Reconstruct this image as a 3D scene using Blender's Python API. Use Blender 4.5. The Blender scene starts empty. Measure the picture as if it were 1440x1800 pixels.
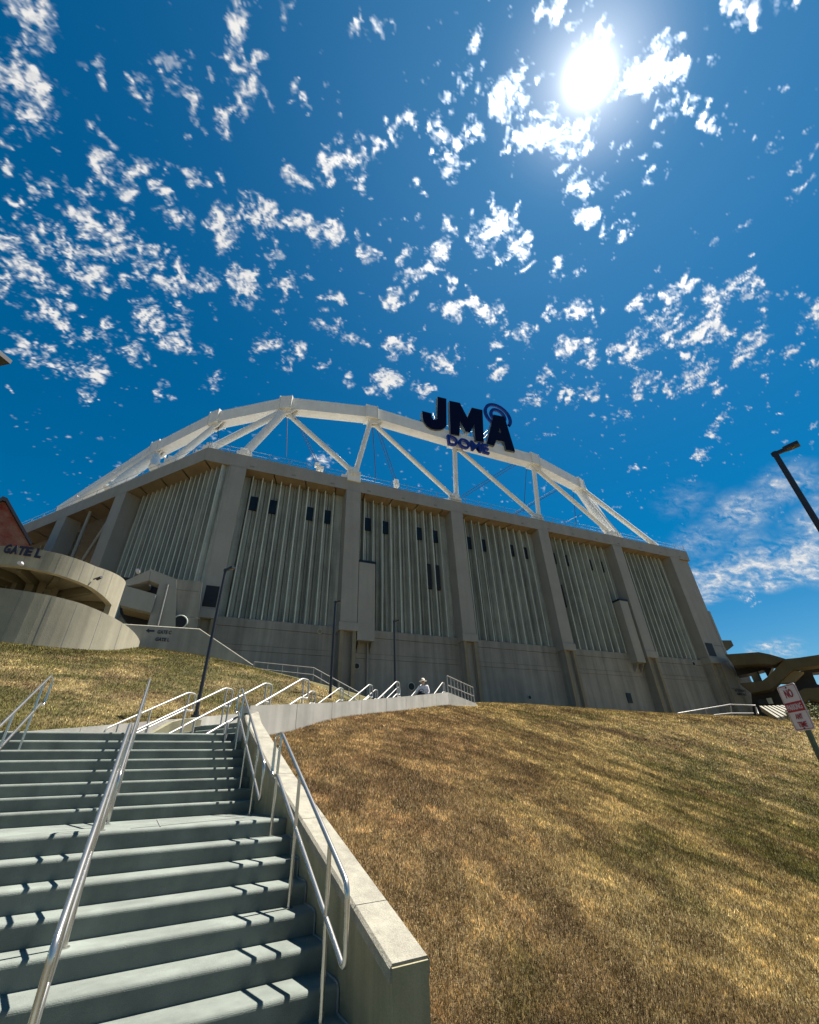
import bpy, math, random
import numpy as np
from mathutils import Vector, Matrix
from math import sin, cos, tan, pi, radians, atan2, hypot, sqrt

sc = bpy.context.scene
random.seed(7); rng = np.random.default_rng(7)

# ------------------------------------------------------------------ camera
F_PX, TH, RO = 764.59, radians(31.6926), radians(-2.2908)      # focal in px of the 1440 wide photo
cam_d = bpy.data.cameras.new('camera'); cam = bpy.data.objects.new('camera', cam_d)
sc.collection.objects.link(cam); sc.camera = cam
cR0 = np.array([1, 0, 0.]); cU0 = np.array([0, -sin(TH), cos(TH)]); cF = np.array([0, cos(TH), sin(TH)])
cR = cR0*cos(RO)+cU0*sin(RO); cU = -cR0*sin(RO)+cU0*cos(RO)
cam.matrix_world = Matrix(((cR[0], cU[0], -cF[0], 0), (cR[1], cU[1], -cF[1], 0), (cR[2], cU[2], -cF[2], 0), (0, 0, 0, 1)))
cam_d.sensor_fit = 'HORIZONTAL'; cam_d.sensor_width = 36.0; cam_d.lens = 36.0*F_PX/1440
cam_d.clip_start = 0.05; cam_d.clip_end = 12000
sc.render.resolution_x = 819; sc.render.resolution_y = 1024

# ------------------------------------------------------------------ sun and sky
SUN_EL, SUN_AZ = radians(67.6), radians(53.5)                   # azimuth from +Y towards +X
sund = Vector((cos(SUN_EL)*sin(SUN_AZ), cos(SUN_EL)*cos(SUN_AZ), sin(SUN_EL)))
W_ = bpy.data.worlds.new('World'); sc.world = W_; W_.use_nodes = True
nt = W_.node_tree; nt.nodes.clear()
def wn(t, **k):
    n = nt.nodes.new(t)
    for a, b in k.items(): setattr(n, a, b)
    return n
sky = wn('ShaderNodeTexSky', sky_type='NISHITA', sun_disc=False, sun_elevation=SUN_EL, sun_rotation=SUN_AZ,
         altitude=200, air_density=1.0, dust_density=0.0, ozone_density=2.2)
hsv = wn('ShaderNodeHueSaturation'); hsv.inputs['Saturation'].default_value = 1.5; hsv.inputs['Hue'].default_value = 0.49; hsv.inputs['Value'].default_value = 0.60
bg = wn('ShaderNodeBackground'); bg.inputs['Strength'].default_value = 0.05
out = wn('ShaderNodeOutputWorld')
nt.links.new(sky.outputs[0], hsv.inputs['Color'])
# the sun's aureole: a small bright core and a soft falloff round it
tc = wn('ShaderNodeTexCoord'); dot = wn('ShaderNodeVectorMath', operation='DOT_PRODUCT'); dot.inputs[1].default_value = sund
nrm = wn('ShaderNodeVectorMath', operation='NORMALIZE')
nt.links.new(tc.outputs['Generated'], nrm.inputs[0]); nt.links.new(nrm.outputs[0], dot.inputs[0])
ac = wn('ShaderNodeMath', operation='ARCCOSINE'); nt.links.new(dot.outputs['Value'], ac.inputs[0])
def glow(width, amp):
    a = wn('ShaderNodeMath', operation='DIVIDE'); a.inputs[1].default_value = width
    b = wn('ShaderNodeMath', operation='POWER'); b.inputs[1].default_value = 2.0
    c = wn('ShaderNodeMath', operation='MULTIPLY'); c.inputs[1].default_value = -1.0
    d = wn('ShaderNodeMath', operation='EXPONENT'); e = wn('ShaderNodeMath', operation='MULTIPLY'); e.inputs[1].default_value = amp
    nt.links.new(ac.outputs[0], a.inputs[0]); nt.links.new(a.outputs[0], b.inputs[0]); nt.links.new(b.outputs[0], c.inputs[0])
    nt.links.new(c.outputs[0], d.inputs[0]); nt.links.new(d.outputs[0], e.inputs[0]); return e
g1, g2, g3 = glow(0.0250, 1.3), glow(0.085, 0.22), glow(0.42, 0.050)
s1 = wn('ShaderNodeMath', operation='ADD'); s2 = wn('ShaderNodeMath', operation='ADD')
nt.links.new(g1.outputs[0], s1.inputs[0]); nt.links.new(g2.outputs[0], s1.inputs[1])
nt.links.new(s1.outputs[0], s2.inputs[0]); s2.inputs[1].default_value = 0.0
bg3 = wn('ShaderNodeBackground'); bg3.inputs['Color'].default_value = (0.45, 0.80, 1.0, 1); nt.links.new(g3.outputs[0], bg3.inputs['Strength'])
bg2 = wn('ShaderNodeBackground'); bg2.inputs['Color'].default_value = (1.0, 0.97, 0.93, 1)
nt.links.new(s2.outputs[0], bg2.inputs['Strength'])
ad = wn('ShaderNodeAddShader')
nt.links.new(hsv.outputs[0], bg.inputs['Color']); nt.links.new(bg.outputs[0], ad.inputs[0]); nt.links.new(bg2.outputs[0], ad.inputs[1])
ad2 = wn('ShaderNodeAddShader'); nt.links.new(ad.outputs[0], ad2.inputs[0]); nt.links.new(bg3.outputs[0], ad2.inputs[1])
nt.links.new(ad2.outputs[0], out.inputs['Surface'])
sl = bpy.data.lights.new('sun', 'SUN'); sun = bpy.data.objects.new('sun', sl); sc.collection.objects.link(sun)
sl.energy = 4.9; sl.angle = radians(0.53); sl.color = (1.0, 0.95, 0.87)
sun.rotation_euler = sund.to_track_quat('Z', 'Y').to_euler(); sun.location = sund*50
sc.view_settings.view_transform = 'Standard'; sc.view_settings.look = 'None'
sc.view_settings.exposure = 1.6; sc.view_settings.gamma = 1.0; sc.view_settings.use_curve_mapping = False

# ------------------------------------------------------------------ survey helpers (pixels of the photo -> real points)
V = lambda a: Vector((float(a[0]), float(a[1]), float(a[2])))
def ray(x, y): return (x-720)*cR-(y-900)*cU+F_PX*cF
def hit(x, y, n, d): r = ray(x, y); return r*d/(r@n)            # on the plane n.p = d
def far(x, y, d): r = ray(x, y); return r*d/hypot(r[0], r[1])    # at horizontal distance d
a1, a2 = radians(59.4467), radians(65.3037)
Av = np.array([-cos(a1), sin(a1), 0]); Tv = np.array([sin(a1), cos(a1), 0])      # stairs: up the flight, across to the right
Ev = np.array([sin(a2), cos(a2), 0]); Dv = np.array([-cos(a2), sin(a2), 0])      # dome facade: along, inwards
Bv = np.array([sin(radians(20)), cos(radians(20)), 0]); Wv = np.array([cos(radians(20)), -sin(radians(20)), 0])
Zv = np.array([0, 0, 1.])
def S(s, t, z): return s*Av+(t+0.0165*(s-4))*Tv+z*Zv
P0 = S(10.5, 1.80, 0)
def Q(b, w, z): return P0+b*Bv+w*Wv+z*Zv
def Fc(e, d, z): return e*Ev+d*Dv+z*Zv
C0 = Fc(-4.9, 45, 0)
aL = radians(-65.2); Lv = np.array([sin(aL), cos(aL), 0]); LDv = np.array([-cos(aL), sin(aL), 0]); LDv = LDv if LDv[1] > 0 else -LDv
def Lf(u, d, z): return C0+u*Lv+d*LDv+z*Zv
def fE(x, y, D=45.):  p = hit(x, y, Dv, D); return float(p@Ev), float(p[2])

# ------------------------------------------------------------------ materials
MATS = {}
def mat(name, col, rough=0.8, metal=0.0, var=0.12, scale=3.0, col2=None, bump=0.0, bscale=30.0, streak=0.0, spec=0.4, fine=0.0):
    m = bpy.data.materials.new(name); m.use_nodes = True; t = m.node_tree; p = t.nodes['Principled BSDF']
    p.inputs['Roughness'].default_value = rough; p.inputs['Metallic'].default_value = metal
    p.inputs['Specular IOR Level'].default_value = spec
    tcn = t.nodes.new('ShaderNodeTexCoord')
    def noise(sc_, det=6, vec=None, ro=0.6):
        n = t.nodes.new('ShaderNodeTexNoise'); n.inputs['Scale'].default_value = sc_; n.inputs['Detail'].default_value = det
        n.inputs['Roughness'].default_value = ro
        t.links.new(vec or tcn.outputs['Object'], n.inputs['Vector']); return n
    n = noise(scale); r = t.nodes.new('ShaderNodeValToRGB'); r.color_ramp.elements[0].position = 0.3; r.color_ramp.elements[1].position = 0.7
    c2 = col2 or tuple(c*(1-var*2) for c in col); c1 = tuple(min(1, c*(1+var)) for c in col) if not col2 else col
    r.color_ramp.elements[0].color = (*c2, 1); r.color_ramp.elements[1].color = (*c1, 1)
    t.links.new(n.outputs['Fac'], r.inputs['Fac']); last = r.outputs['Color']
    def mult(fac_out, lo, hi, pa=0.35, pb=0.65):
        nonlocal last
        mr = t.nodes.new('ShaderNodeMapRange'); mr.inputs['From Min'].default_value = pa; mr.inputs['From Max'].default_value = pb
        mr.inputs['To Min'].default_value = lo; mr.inputs['To Max'].default_value = hi
        t.links.new(fac_out, mr.inputs['Value'])
        mx = t.nodes.new('ShaderNodeVectorMath'); mx.operation = 'SCALE'
        t.links.new(last, mx.inputs[0]); t.links.new(mr.outputs[0], mx.inputs['Scale']); last = mx.outputs[0]
    if streak:
        mp = t.nodes.new('ShaderNodeMapping'); mp.inputs['Scale'].default_value = (1, 1, 0.05)
        t.links.new(tcn.outputs['Object'], mp.inputs['Vector'])
        mult(noise(scale*3, 5, mp.outputs[0]).outputs['Fac'], 1-streak, 1+streak*0.3)
    if fine: mult(noise(bscale*2, 3).outputs['Fac'], 1-fine, 1+fine)
    t.links.new(last, p.inputs['Base Color'])
    if bump:
        bn = noise(bscale, 6); b = t.nodes.new('ShaderNodeBump'); b.inputs['Strength'].default_value = bump; b.inputs['Distance'].default_value = 0.02
        t.links.new(bn.outputs['Fac'], b.inputs['Height']); t.links.new(b.outputs[0], p.inputs['Normal'])
    MATS[name] = m; return m
M_STEP = mat('step_concrete', (0.152, 0.170, 0.148), 0.9, var=0.17, scale=1.9, streak=0.10, bump=0.35, bscale=150, fine=0.16)
M_WALL = mat('wall_concrete', (0.25, 0.225, 0.135), 0.85, var=0.14, scale=1.3, bump=0.4, bscale=60, streak=0.30, fine=0.08)
M_COPE = mat('coping_concrete', (0.225, 0.21, 0.165), 0.9, var=0.16, scale=6, bump=0.5, bscale=70, fine=0.22)
M_PALE = mat('pale_concrete', (0.42, 0.40, 0.35), 0.85, var=0.10, scale=0.9, bump=0.3, bscale=50, streak=0.18)
M_PIL = mat('pillar_concrete', (0.29, 0.282, 0.25), 0.85, var=0.05, scale=0.35, streak=0.08, fine=0.03, bscale=8)
M_RIB = mat('rib_panel_concrete', (0.37, 0.40, 0.36), 0.85, var=0.10, scale=0.5, streak=0.38, fine=0.10, bscale=5)
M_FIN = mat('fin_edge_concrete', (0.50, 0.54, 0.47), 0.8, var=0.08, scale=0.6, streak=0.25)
M_LOW = mat('lower_wall_concrete', (0.26, 0.25, 0.215), 0.9, var=0.08, scale=0.4, streak=0.28, fine=0.04, bscale=6)
M_SOF = mat('soffit_concrete', (0.24, 0.185, 0.12), 0.9, var=0.08, scale=0.6)
M_DRUM = mat('ramp_concrete', (0.32, 0.29, 0.21), 0.9, var=0.10, scale=0.5, bump=0.3, bscale=20, streak=0.20, fine=0.06)
M_TRUSS = mat('truss_white_paint', (0.80, 0.785, 0.73), 0.45, var=0.04, scale=0.7, streak=0.05)
M_STEEL = mat('galvanised_steel', (0.50, 0.48, 0.44), 0.26, metal=0.9, var=0.06, scale=10)
M_RAIL2 = mat('pale_steel_rail', (0.36, 0.345, 0.325), 0.45, metal=0.3, var=0.05, scale=10)
M_POLE = mat('dark_pole_paint', (0.025, 0.024, 0.03), 0.4, var=0.1, scale=3)
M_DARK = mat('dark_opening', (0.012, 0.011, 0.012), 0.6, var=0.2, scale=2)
M_GLASS = mat('dark_glass', (0.012, 0.016, 0.022), 0.4, var=0.3, scale=0.5, spec=0.3)
M_NAVY = mat('navy_letter', (0.0015, 0.002, 0.022), 0.6, var=0.1, spec=0.1)
M_RET = mat('letter_return', (0.12, 0.16, 0.18), 0.4, var=0.1)
M_BLUE = mat('blue_letter', (0.006, 0.018, 0.20), 0.4, var=0.1)
M_TXT = mat('black_lettering', (0.02, 0.018, 0.035), 0.5, var=0.1)
M_TXTP = mat('purple_grey_lettering', (0.10, 0.09, 0.14), 0.5, var=0.1)
M_CABLE = mat('cable_steel', (0.05, 0.055, 0.14), 0.5, var=0.1)
M_BROWN = mat('brown_concrete', (0.095, 0.080, 0.045), 0.9, var=0.12, scale=0.25, streak=0.12)
M_TAN = mat('tan_concrete', (0.22, 0.19, 0.125), 0.9, var=0.10, scale=0.4)
M_BRICK = mat('red_stone', (0.26, 0.030, 0.016), 0.9, col2=(0.36, 0.20, 0.14), scale=0.8, bump=0.3, bscale=8, fine=0.2)
M_ROOF = mat('roof_membrane', (0.30, 0.30, 0.29), 0.9)
M_SIGN = mat('sign_white', (0.55, 0.52, 0.54), 0.45, var=0.03, spec=0.5)
M_RED = mat('sign_red', (0.32, 0.012, 0.03), 0.5, var=0.05)
M_GPOST = mat('green_post', (0.07, 0.11, 0.08), 0.5, metal=0.4, var=0.2, scale=8)
M_SHIRT = mat('pale_shirt', (0.62, 0.58, 0.60), 0.9, var=0.15, scale=25)
M_SHORTS = mat('black_cloth', (0.015, 0.015, 0.018), 0.9)
M_SKIN = mat('skin', (0.42, 0.24, 0.17), 0.6, var=0.05)
M_HAT = mat('straw_hat', (0.62, 0.56, 0.46), 0.9)
M_LEAF = mat('bush_leaves', (0.07, 0.09, 0.03), 0.8, col2=(0.20, 0.20, 0.09), scale=6)
M_SOIL = mat('soil', (0.10, 0.075, 0.045), 0.95)
M_LENS = mat('lamp_lens', (0.16, 0.12, 0.06), 0.3, var=0.3, scale=20)
M_SEAL = mat('joint_sealant', (0.20, 0.20, 0.19), 0.8)

def grass_material(name, blade):
    m = bpy.data.materials.new(name); m.use_nodes = True; t = m.node_tree; p = t.nodes['Principled BSDF']
    L = t.links.new
    geo = t.nodes.new('ShaderNodeNewGeometry')
    def noise(s, det, off=0.0, vec=None):
        n = t.nodes.new('ShaderNodeTexNoise'); n.inputs['Scale'].default_value = s; n.inputs['Detail'].default_value = det
        n.inputs['Roughness'].default_value = 0.65
        mp = t.nodes.new('ShaderNodeMapping'); mp.inputs['Location'].default_value = (off, off*1.7, 0)
        L(vec or geo.outputs['Position'], mp.inputs['Vector']); L(mp.outputs[0], n.inputs['Vector']); return n.outputs['Fac']
    def ramp(fac, els):
        r = t.nodes.new('ShaderNodeValToRGB'); e = r.color_ramp.elements
        e[0].position, e[0].color = els[0][0], (*els[0][1], 1); e[1].position, e[1].color = els[-1][0], (*els[-1][1], 1)
        for pos, c in els[1:-1]: x = e.new(pos); x.color = (*c, 1)
        L(fac, r.inputs['Fac']); return r.outputs['Color']
    def mix(a, b, f, mode='MIX'):
        x = t.nodes.new('ShaderNodeMix'); x.data_type = 'RGBA'; x.blend_type = mode
        L(a, x.inputs[6]); L(b, x.inputs[7])
        if isinstance(f, float): x.inputs[0].default_value = f
        else: L(f, x.inputs[0])
        return x.outputs[2]
    def mapr(f, a, b, c, d):
        r = t.nodes.new('ShaderNodeMapRange'); r.inputs['From Min'].default_value = a; r.inputs['From Max'].default_value = b
        r.inputs['To Min'].default_value = c; r.inputs['To Max'].default_value = d; L(f, r.inputs['Value']); return r.outputs[0]
    # broad patches: straw, rust brown, olive
    patch = ramp(noise(0.33, 4), [(0.30, (0.10, 0.068, 0.038)), (0.44, (0.19, 0.147, 0.075)), (0.56, (0.32, 0.265, 0.140)), (0.72, (0.24, 0.185, 0.085))])
    green = ramp(noise(0.9, 3, 9.0), [(0.3, (0.045, 0.052, 0.014)), (0.7, (0.11, 0.105, 0.03))])
    at = t.nodes.new('ShaderNodeAttribute'); at.attribute_name = 'wet'
    gf0 = noise(0.42, 5, 31.0)
    ms = t.nodes.new('ShaderNodeMath'); ms.operation = 'ADD'; L(gf0, ms.inputs[0]); L(at.outputs['Fac'], ms.inputs[1])
    rust = ramp(noise(2.2, 4, 17.0), [(0.3, (0.11, 0.062, 0.040)), (0.7, (0.27, 0.18, 0.115))])
    patch = mix(patch, rust, mapr(at.outputs['Fac'], -0.03, -0.11, 0.0, 0.45))
    base = mix(patch, green, mapr(ms.outputs[0], 0.50, 0.68, 0.0, 0.85))
    if blade:
        rn = t.nodes.new('ShaderNodeAttribute'); rn.attribute_name = 'rnd'
        straw = ramp(rn.outputs['Fac'], [(0.0, (0.05, 0.04, 0.03)), (0.5, (0.28, 0.24, 0.18)), (0.8, (0.95, 0.86, 0.66)), (1.0, (2.8, 2.5, 2.0))])
        base = mix(base, straw, 1.0, 'MULTIPLY')
        base = mix(base, base, 0.0)
        g = t.nodes.new('ShaderNodeVectorMath'); g.operation = 'SCALE'; g.inputs['Scale'].default_value = 2.5
        L(base, g.inputs[0]); base = g.outputs[0]
        tr = t.nodes.new('ShaderNodeBsdfTranslucent'); mxs = t.nodes.new('ShaderNodeMixShader'); mxs.inputs[0].default_value = 0.2
        L(base, tr.inputs['Color']); L(base, p.inputs['Base Color']); L(p.outputs[0], mxs.inputs[1]); L(tr.outputs[0], mxs.inputs[2])
        L(mxs.outputs[0], t.nodes['Material Output'].inputs['Surface'])
    else:
        f2 = ramp(noise(38, 4, 3.0), [(0.36, (0.30, 0.27, 0.25)), (0.5, (0.75, 0.72, 0.66)), (0.66, (1.25, 1.15, 0.98))])
        base = mix(base, f2, 1.0, 'MULTIPLY')
        b = t.nodes.new('ShaderNodeBump'); b.inputs['Strength'].default_value = 1.0; b.inputs['Distance'].default_value = 0.05
        L(noise(45, 5, 5.0), b.inputs['Height']); L(b.outputs[0], p.inputs['Normal']); L(base, p.inputs['Base Color'])
    p.inputs['Roughness'].default_value = 0.8; p.inputs['Specular IOR Level'].default_value = 0.15
    return m
M_TURF = grass_material('dry_turf', False); M_BLADE = grass_material('dry_grass_blades', True)

# ------------------------------------------------------------------ mesh builder
col = sc.collection
def tag(o, label=None, cat=None, group=None, kind=None):
    if label: o['label'] = label
    if cat: o['category'] = cat
    if group: o['group'] = group
    if kind: o['kind'] = kind
    return o
def thing(name, label, cat, loc=(0, 0, 0), group=None):
    o = bpy.data.objects.new(name, None); o.empty_display_size = 0.2; col.objects.link(o)
    o.location = V(loc); return tag(o, label, cat, group)
class MB:
    def __init__(s): s.v = []; s.f = []; s.m = []; s.mi = 0; s.sm = []
    def add(s, vs, fs, smooth=False):
        o = len(s.v); s.v += [tuple(map(float, p)) for p in vs]
        s.f += [tuple(i+o for i in f) for f in fs]; s.m += [s.mi]*len(fs); s.sm += [smooth]*len(fs); return s
    def box(s, fr, a0, a1, b0, b1, c0, c1):
        vs = [fr(a, b, c) for c in (c0, c1) for b in (b0, b1) for a in (a0, a1)]
        return s.add(vs, [(0, 2, 3, 1), (4, 5, 7, 6), (0, 1, 5, 4), (2, 6, 7, 3), (0, 4, 6, 2), (1, 3, 7, 5)])
    def prism(s, pts, off):                                    # polygon (3d points) pushed along off
        n = len(pts); off = np.array(off)
        vs = [np.array(p) for p in pts]+[np.array(p)+off for p in pts]
        return s.add(vs, [tuple(range(n)), tuple(range(2*n-1, n-1, -1))]+[(i, i+n, (i+1) % n+n, (i+1) % n) for i in range(n)])
    def tube(s, pts, r, seg=10, closed=False, r2=None, caps=True):
        P = [np.array(p, float) for p in pts]; n = len(P); rings = []
        up = None
        for i in range(n):
            if closed: d = P[(i+1) % n]-P[i-1]
            else: d = P[min(i+1, n-1)]-P[max(i-1, 0)]
            d = d/(np.linalg.norm(d)+1e-9)
            if up is None:
                up = np.array([0, 0, 1.]) if abs(d[2]) < 0.9 else np.array([1., 0, 0])
            x = np.cross(d, up); x /= np.linalg.norm(x)+1e-9; y = np.cross(x, d); up = y
            rr = r if r2 is None else r+(r2-r)*i/(n-1)
            rings.append([P[i]+rr*(x*cos(2*pi*k/seg)+y*sin(2*pi*k/seg)) for k in range(seg)])
        vs = [p for g in rings for p in g]; fs = []
        for i in range(n if closed else n-1):
            a = i*seg; b = ((i+1) % n)*seg
            for k in range(seg): fs.append((a+k, a+(k+1) % seg, b+(k+1) % seg, b+k))
        s.add(vs, fs, True)
        if not closed and caps:
            s.add(rings[0], [tuple(range(seg))[::-1]]); s.add(rings[-1], [tuple(range(seg))])
        return s
    def build(s, name, m, parent=None, fix=True):
        me = bpy.data.meshes.new(name); me.from_pydata(s.v, [], s.f)
        for x in (m if isinstance(m, (list, tuple)) else [m]): me.materials.append(x)
        me.polygons.foreach_set('material_index', s.m); me.polygons.foreach_set('use_smooth', s.sm)
        if fix:
            import bmesh
            bm = bmesh.new(); bm.from_mesh(me); bmesh.ops.recalc_face_normals(bm, faces=bm.faces); bm.to_mesh(me); bm.free()
        o = bpy.data.objects.new(name, me); col.objects.link(o)
        if parent:
            o.parent = parent; o.matrix_parent_inverse = Matrix.Translation(-Vector(parent_world(parent)))
        return o
def parent_world(p):
    return p.location if (p.type == 'EMPTY' and p.parent is None) else (0, 0, 0)
def bend(pts, r, seg=6, closed=False):                          # round the corners of a 3d polyline
    P = [np.array(p, float) for p in pts]; n = len(P); o = []
    for i in range(n):
        if not closed and i in (0, n-1): o.append(P[i]); continue
        a, b, c = P[i-1], P[i], P[(i+1) % n]
        u = a-b; v = c-b; lu, lv = np.linalg.norm(u), np.linalg.norm(v); rr = min(r, lu*0.45, lv*0.45)
        p, q = b+u/lu*rr, b+v/lv*rr
        for k in range(seg+1):
            t = k/seg; o.append((1-t)**2*p+2*t*(1-t)*b+t*t*q)
    return o
def text_mb(s, fr_o, ax, az, nrm_, h, depth, bold=0.03, mi=0, width=None, mb=None):
    """writing as real letters; fr_o = lower left corner, ax/az = unit vectors, nrm_ = outwards"""
    cu = bpy.data.curves.new('t', 'FONT'); cu.body = s; cu.size = 1.0; cu.offset = bold; cu.extrude = 0.5; cu.resolution_u = 4
    ob = bpy.data.objects.new('t', cu); col.objects.link(ob)
    dg = bpy.context.evaluated_depsgraph_get(); me = bpy.data.meshes.new_from_object(ob.evaluated_get(dg))
    co = np.array([v.co[:] for v in me.vertices]); fs = [tuple(p.vertices) for p in me.polygons]
    bpy.data.objects.remove(ob); bpy.data.curves.remove(cu); bpy.data.meshes.remove(me)
    mn, mx = co.min(0), co.max(0); sy = h/(mx[1]-mn[1]); sx = sy if width is None else width/(mx[0]-mn[0])
    mb = mb or MB(); mb.mi = mi
    vs = [fr_o+ax*(c[0]-mn[0])*sx+az*(c[1]-mn[1])*sy+nrm_*((c[2]+0.5)*depth) for c in co]
    return mb.add(vs, fs)

# ------------------------------------------------------------------ terrain heights (thin plate through surveyed points)
def tps_fit(pts):
    P = np.array(pts, float); n = len(P); X = P[:, :2]
    d = np.linalg.norm(X[:, None]-X[None], axis=2); K = np.where(d > 0, d**2*np.log(d+1e-12), 0)+np.eye(n)*0.5
    A = np.zeros((n+3, n+3)); A[:n, :n] = K; A[:n, n] = 1; A[:n, n+1:] = X; A[n, :n] = 1; A[n+1:, :n] = X.T
    w = np.linalg.solve(A, np.concatenate([P[:, 2], [0, 0, 0]]))
    def f(x, y):
        x = np.atleast_1d(np.asarray(x, float)); y = np.atleast_1d(np.asarray(y, float)); out = np.empty(len(x))
        for i in range(0, len(x), 50000):
            q = np.stack([x[i:i+50000], y[i:i+50000]], 1); d = np.linalg.norm(q[:, None]-X[None], axis=2)
            out[i:i+50000] = np.where(d > 0, d**2*np.log(d+1e-12), 0)@w[:n]+w[n]+q@w[n+1:]
        return out
    return f
WTOP = [(-6, -4.2), (3.5, -1.0), (5.4, -0.41), (7.2, 0.15), (9.9, 1.11), (10.5, 1.44)]
wtop = lambda s: float(np.interp(s, [p[0] for p in WTOP], [p[1] for p in WTOP]))
rp = []
for s, dz in ((-5, -.9), (-2, -1.2), (0, -1.1), (2, -.85), (3.5, -.50), (5, -.20), (6.5, -.10), (8, -.10), (9.2, -.16), (10.3, -.5)):
    p = S(s, 2.08, 0); rp.append((p[0], p[1], wtop(s)+dz))
for b, z in ((1.48, 1.10), (2.94, 1.46), (5.6, 1.88), (8.5, 2.29), (12.5, 2.88), (16.0, 3.36)):
    p = Q(b, 0.15, 0); rp.append((p[0], p[1], z))
for (x, y) in ((840, 1238.5), (900, 1240.5), (1000, 1246.5), (1100, 1252.5), (1200, 1257.5), (1300, 1261.5), (1380, 1263), (1440, 1263.5)):
    p = hit(x, y, Dv, 32); rp.append(tuple(p)); e = float(p@Ev)
    q = Fc(e, 37, p[2]-0.05); rp.append(tuple(q)); q = Fc(e, 44, p[2]-0.15); rp.append(tuple(q))
pl = lambda x, y: -1.32-0.289*x+0.259*(y-4.08)
for x, y in ((5, 3), (8, 8), (12, 2), (6, -4), (20, 10), (25, -3), (14, 16), (30, 25)): rp.append((x, y, pl(x, y)*(1 if x < 15 else .75)+(0 if x < 20 else .3)))
right_h = tps_fit(rp)
CB = [(-6, 0.55), (-1.67, 1.12), (0.86, 1.52), (4.37, 2.06), (8.5, 2.70), (14, 3.6)]      # left curb of the upper stairs
ctop = lambda b: float(np.interp(b, [p[0] for p in CB], [p[1] for p in CB]))
DC = np.array([35*sin(radians(-42.3)), 35*cos(radians(-42.3)), 0])           # centre of the ramp drum
def on_circle(az, R):
    az = radians(az); d = np.array([sin(az), cos(az), 0]); b = d@DC; disc = R*R-(DC@DC-b*b)
    k = b-sqrt(max(disc, 0)); return d*k
lp = []
for b in (-6, -4, -1.67, 0.86, 4.37, 8.5, 12, 15):
    p = Q(b, -4.45, 0); lp.append((p[0], p[1], ctop(b)-0.05))
for (x, y, d) in ((0, 1129, 29.0), (70, 1137, 28.9), (150, 1143, 29.3), (200, 1145, 30.2), (245, 1139, 33.5), (300, 1147, 33.6), (380, 1160, 34.2), (445, 1178, 35),
                  (500, 1187, 32), (540, 1196, 28.5), (570, 1212, 25.5)):
    lp.append(tuple(far(x, y, d)))
for s in (-4, 2, 6, 8.3, 10.5):
    p = S(s, -2.3, 0); lp.append((p[0], p[1], wtop(s)-0.55 if s < 10 else 0.95))
for x, y, z in ((-12, 8, 1.6), (-20, 12, 3.6), (-30, 20, 5.6), (-18, 0, 0), (-30, 0, 1), (-45, 35, 7), (-20, 34, 7.4), (-8, 35, 6.6)): lp.append((x, y, z))
left_h = tps_fit(lp)

def lawn(name, inner, outer, hf, nrow, wet):
    n = len(inner); vs = []; fs = []
    ts = np.concatenate([[0], np.geomspace(0.004, 1, nrow)])
    for t in ts:
        for a, b in zip(inner, outer): vs.append((a[0]+(b[0]-a[0])*t, a[1]+(b[1]-a[1])*t))
    vs = np.array(vs); z = hf(vs[:, 0], vs[:, 1])
    for r in range(len(ts)-1):
        for i in range(n-1): a = r*n+i; fs.append((a, a+1, a+n+1, a+n))
    me = bpy.data.meshes.new(name); me.from_pydata([(float(x), float(y), float(q)) for (x, y), q in zip(vs, z)], [], fs)
    me.materials.append(M_TURF); me.polygons.foreach_set('use_smooth', [True]*len(fs))
    at = me.attributes.new('wet', 'FLOAT', 'POINT'); at.data.foreach_set('value', wet(vs[:, 0], vs[:, 1]).astype(np.float32))
    o = bpy.data.objects.new(name, me); col.objects.link(o); tag(o, kind='structure'); return o
def poly(pts, n):
    P = [np.array(p[:2], float) for p in pts]; L = [0]
    for a, b in zip(P, P[1:]): L.append(L[-1]+np.linalg.norm(b-a))
    return [np.array([np.interp(t, L, [p[k] for p in P]) for k in (0, 1)]) for t in np.linspace(0, L[-1], n)]
WEND = far(838, 1237, 27.0)
wetR = lambda x, y: np.clip(0.035*(x-2.2-.15*y), -0.11, 0.16)*np.clip((34-y)/20, 0.15, 1)
wetL = lambda x, y: np.clip((np.hypot(x, y)-22)*0.012, 0.0, 0.12)+0.11
inR = poly([S(-6, 1.81, 0), S(3.44, 1.81, 0), S(3.5, 2.05, 0), S(10.5, 2.05, 0), Q(15, .14, 0), WEND, Fc(2, 44, 0)], 260)
outR = poly([(4, -14), (40, -25), (90, -10), Fc(105, 20, 0), Fc(95, 44, 0)], 260)
lawn('right_lawn', inR, outR, right_h, 90, wetR)
inL = poly([S(-6, -2.2, 0), S(10.9, -2.2, 0), Q(-1.9, -4.42, 0), Q(14.6, -4.42, 0), Q(19, -4.42, 0)], 120)
outL = poly([(-30, -20), (-60, 10), (-50, 45), (-30, 50), Fc(-4, 44, 0)], 120)
lawn('left_lawn', inL, outL, left_h, 60, wetL)
g = MB(); g.add([(-3000, -3000, -9), (3000, -3000, -9), (3000, 3000, -9), (-3000, 3000, -9)], [(0, 1, 2, 3)])
tag(g.build('ground', M_SOIL), kind='structure')

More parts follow.
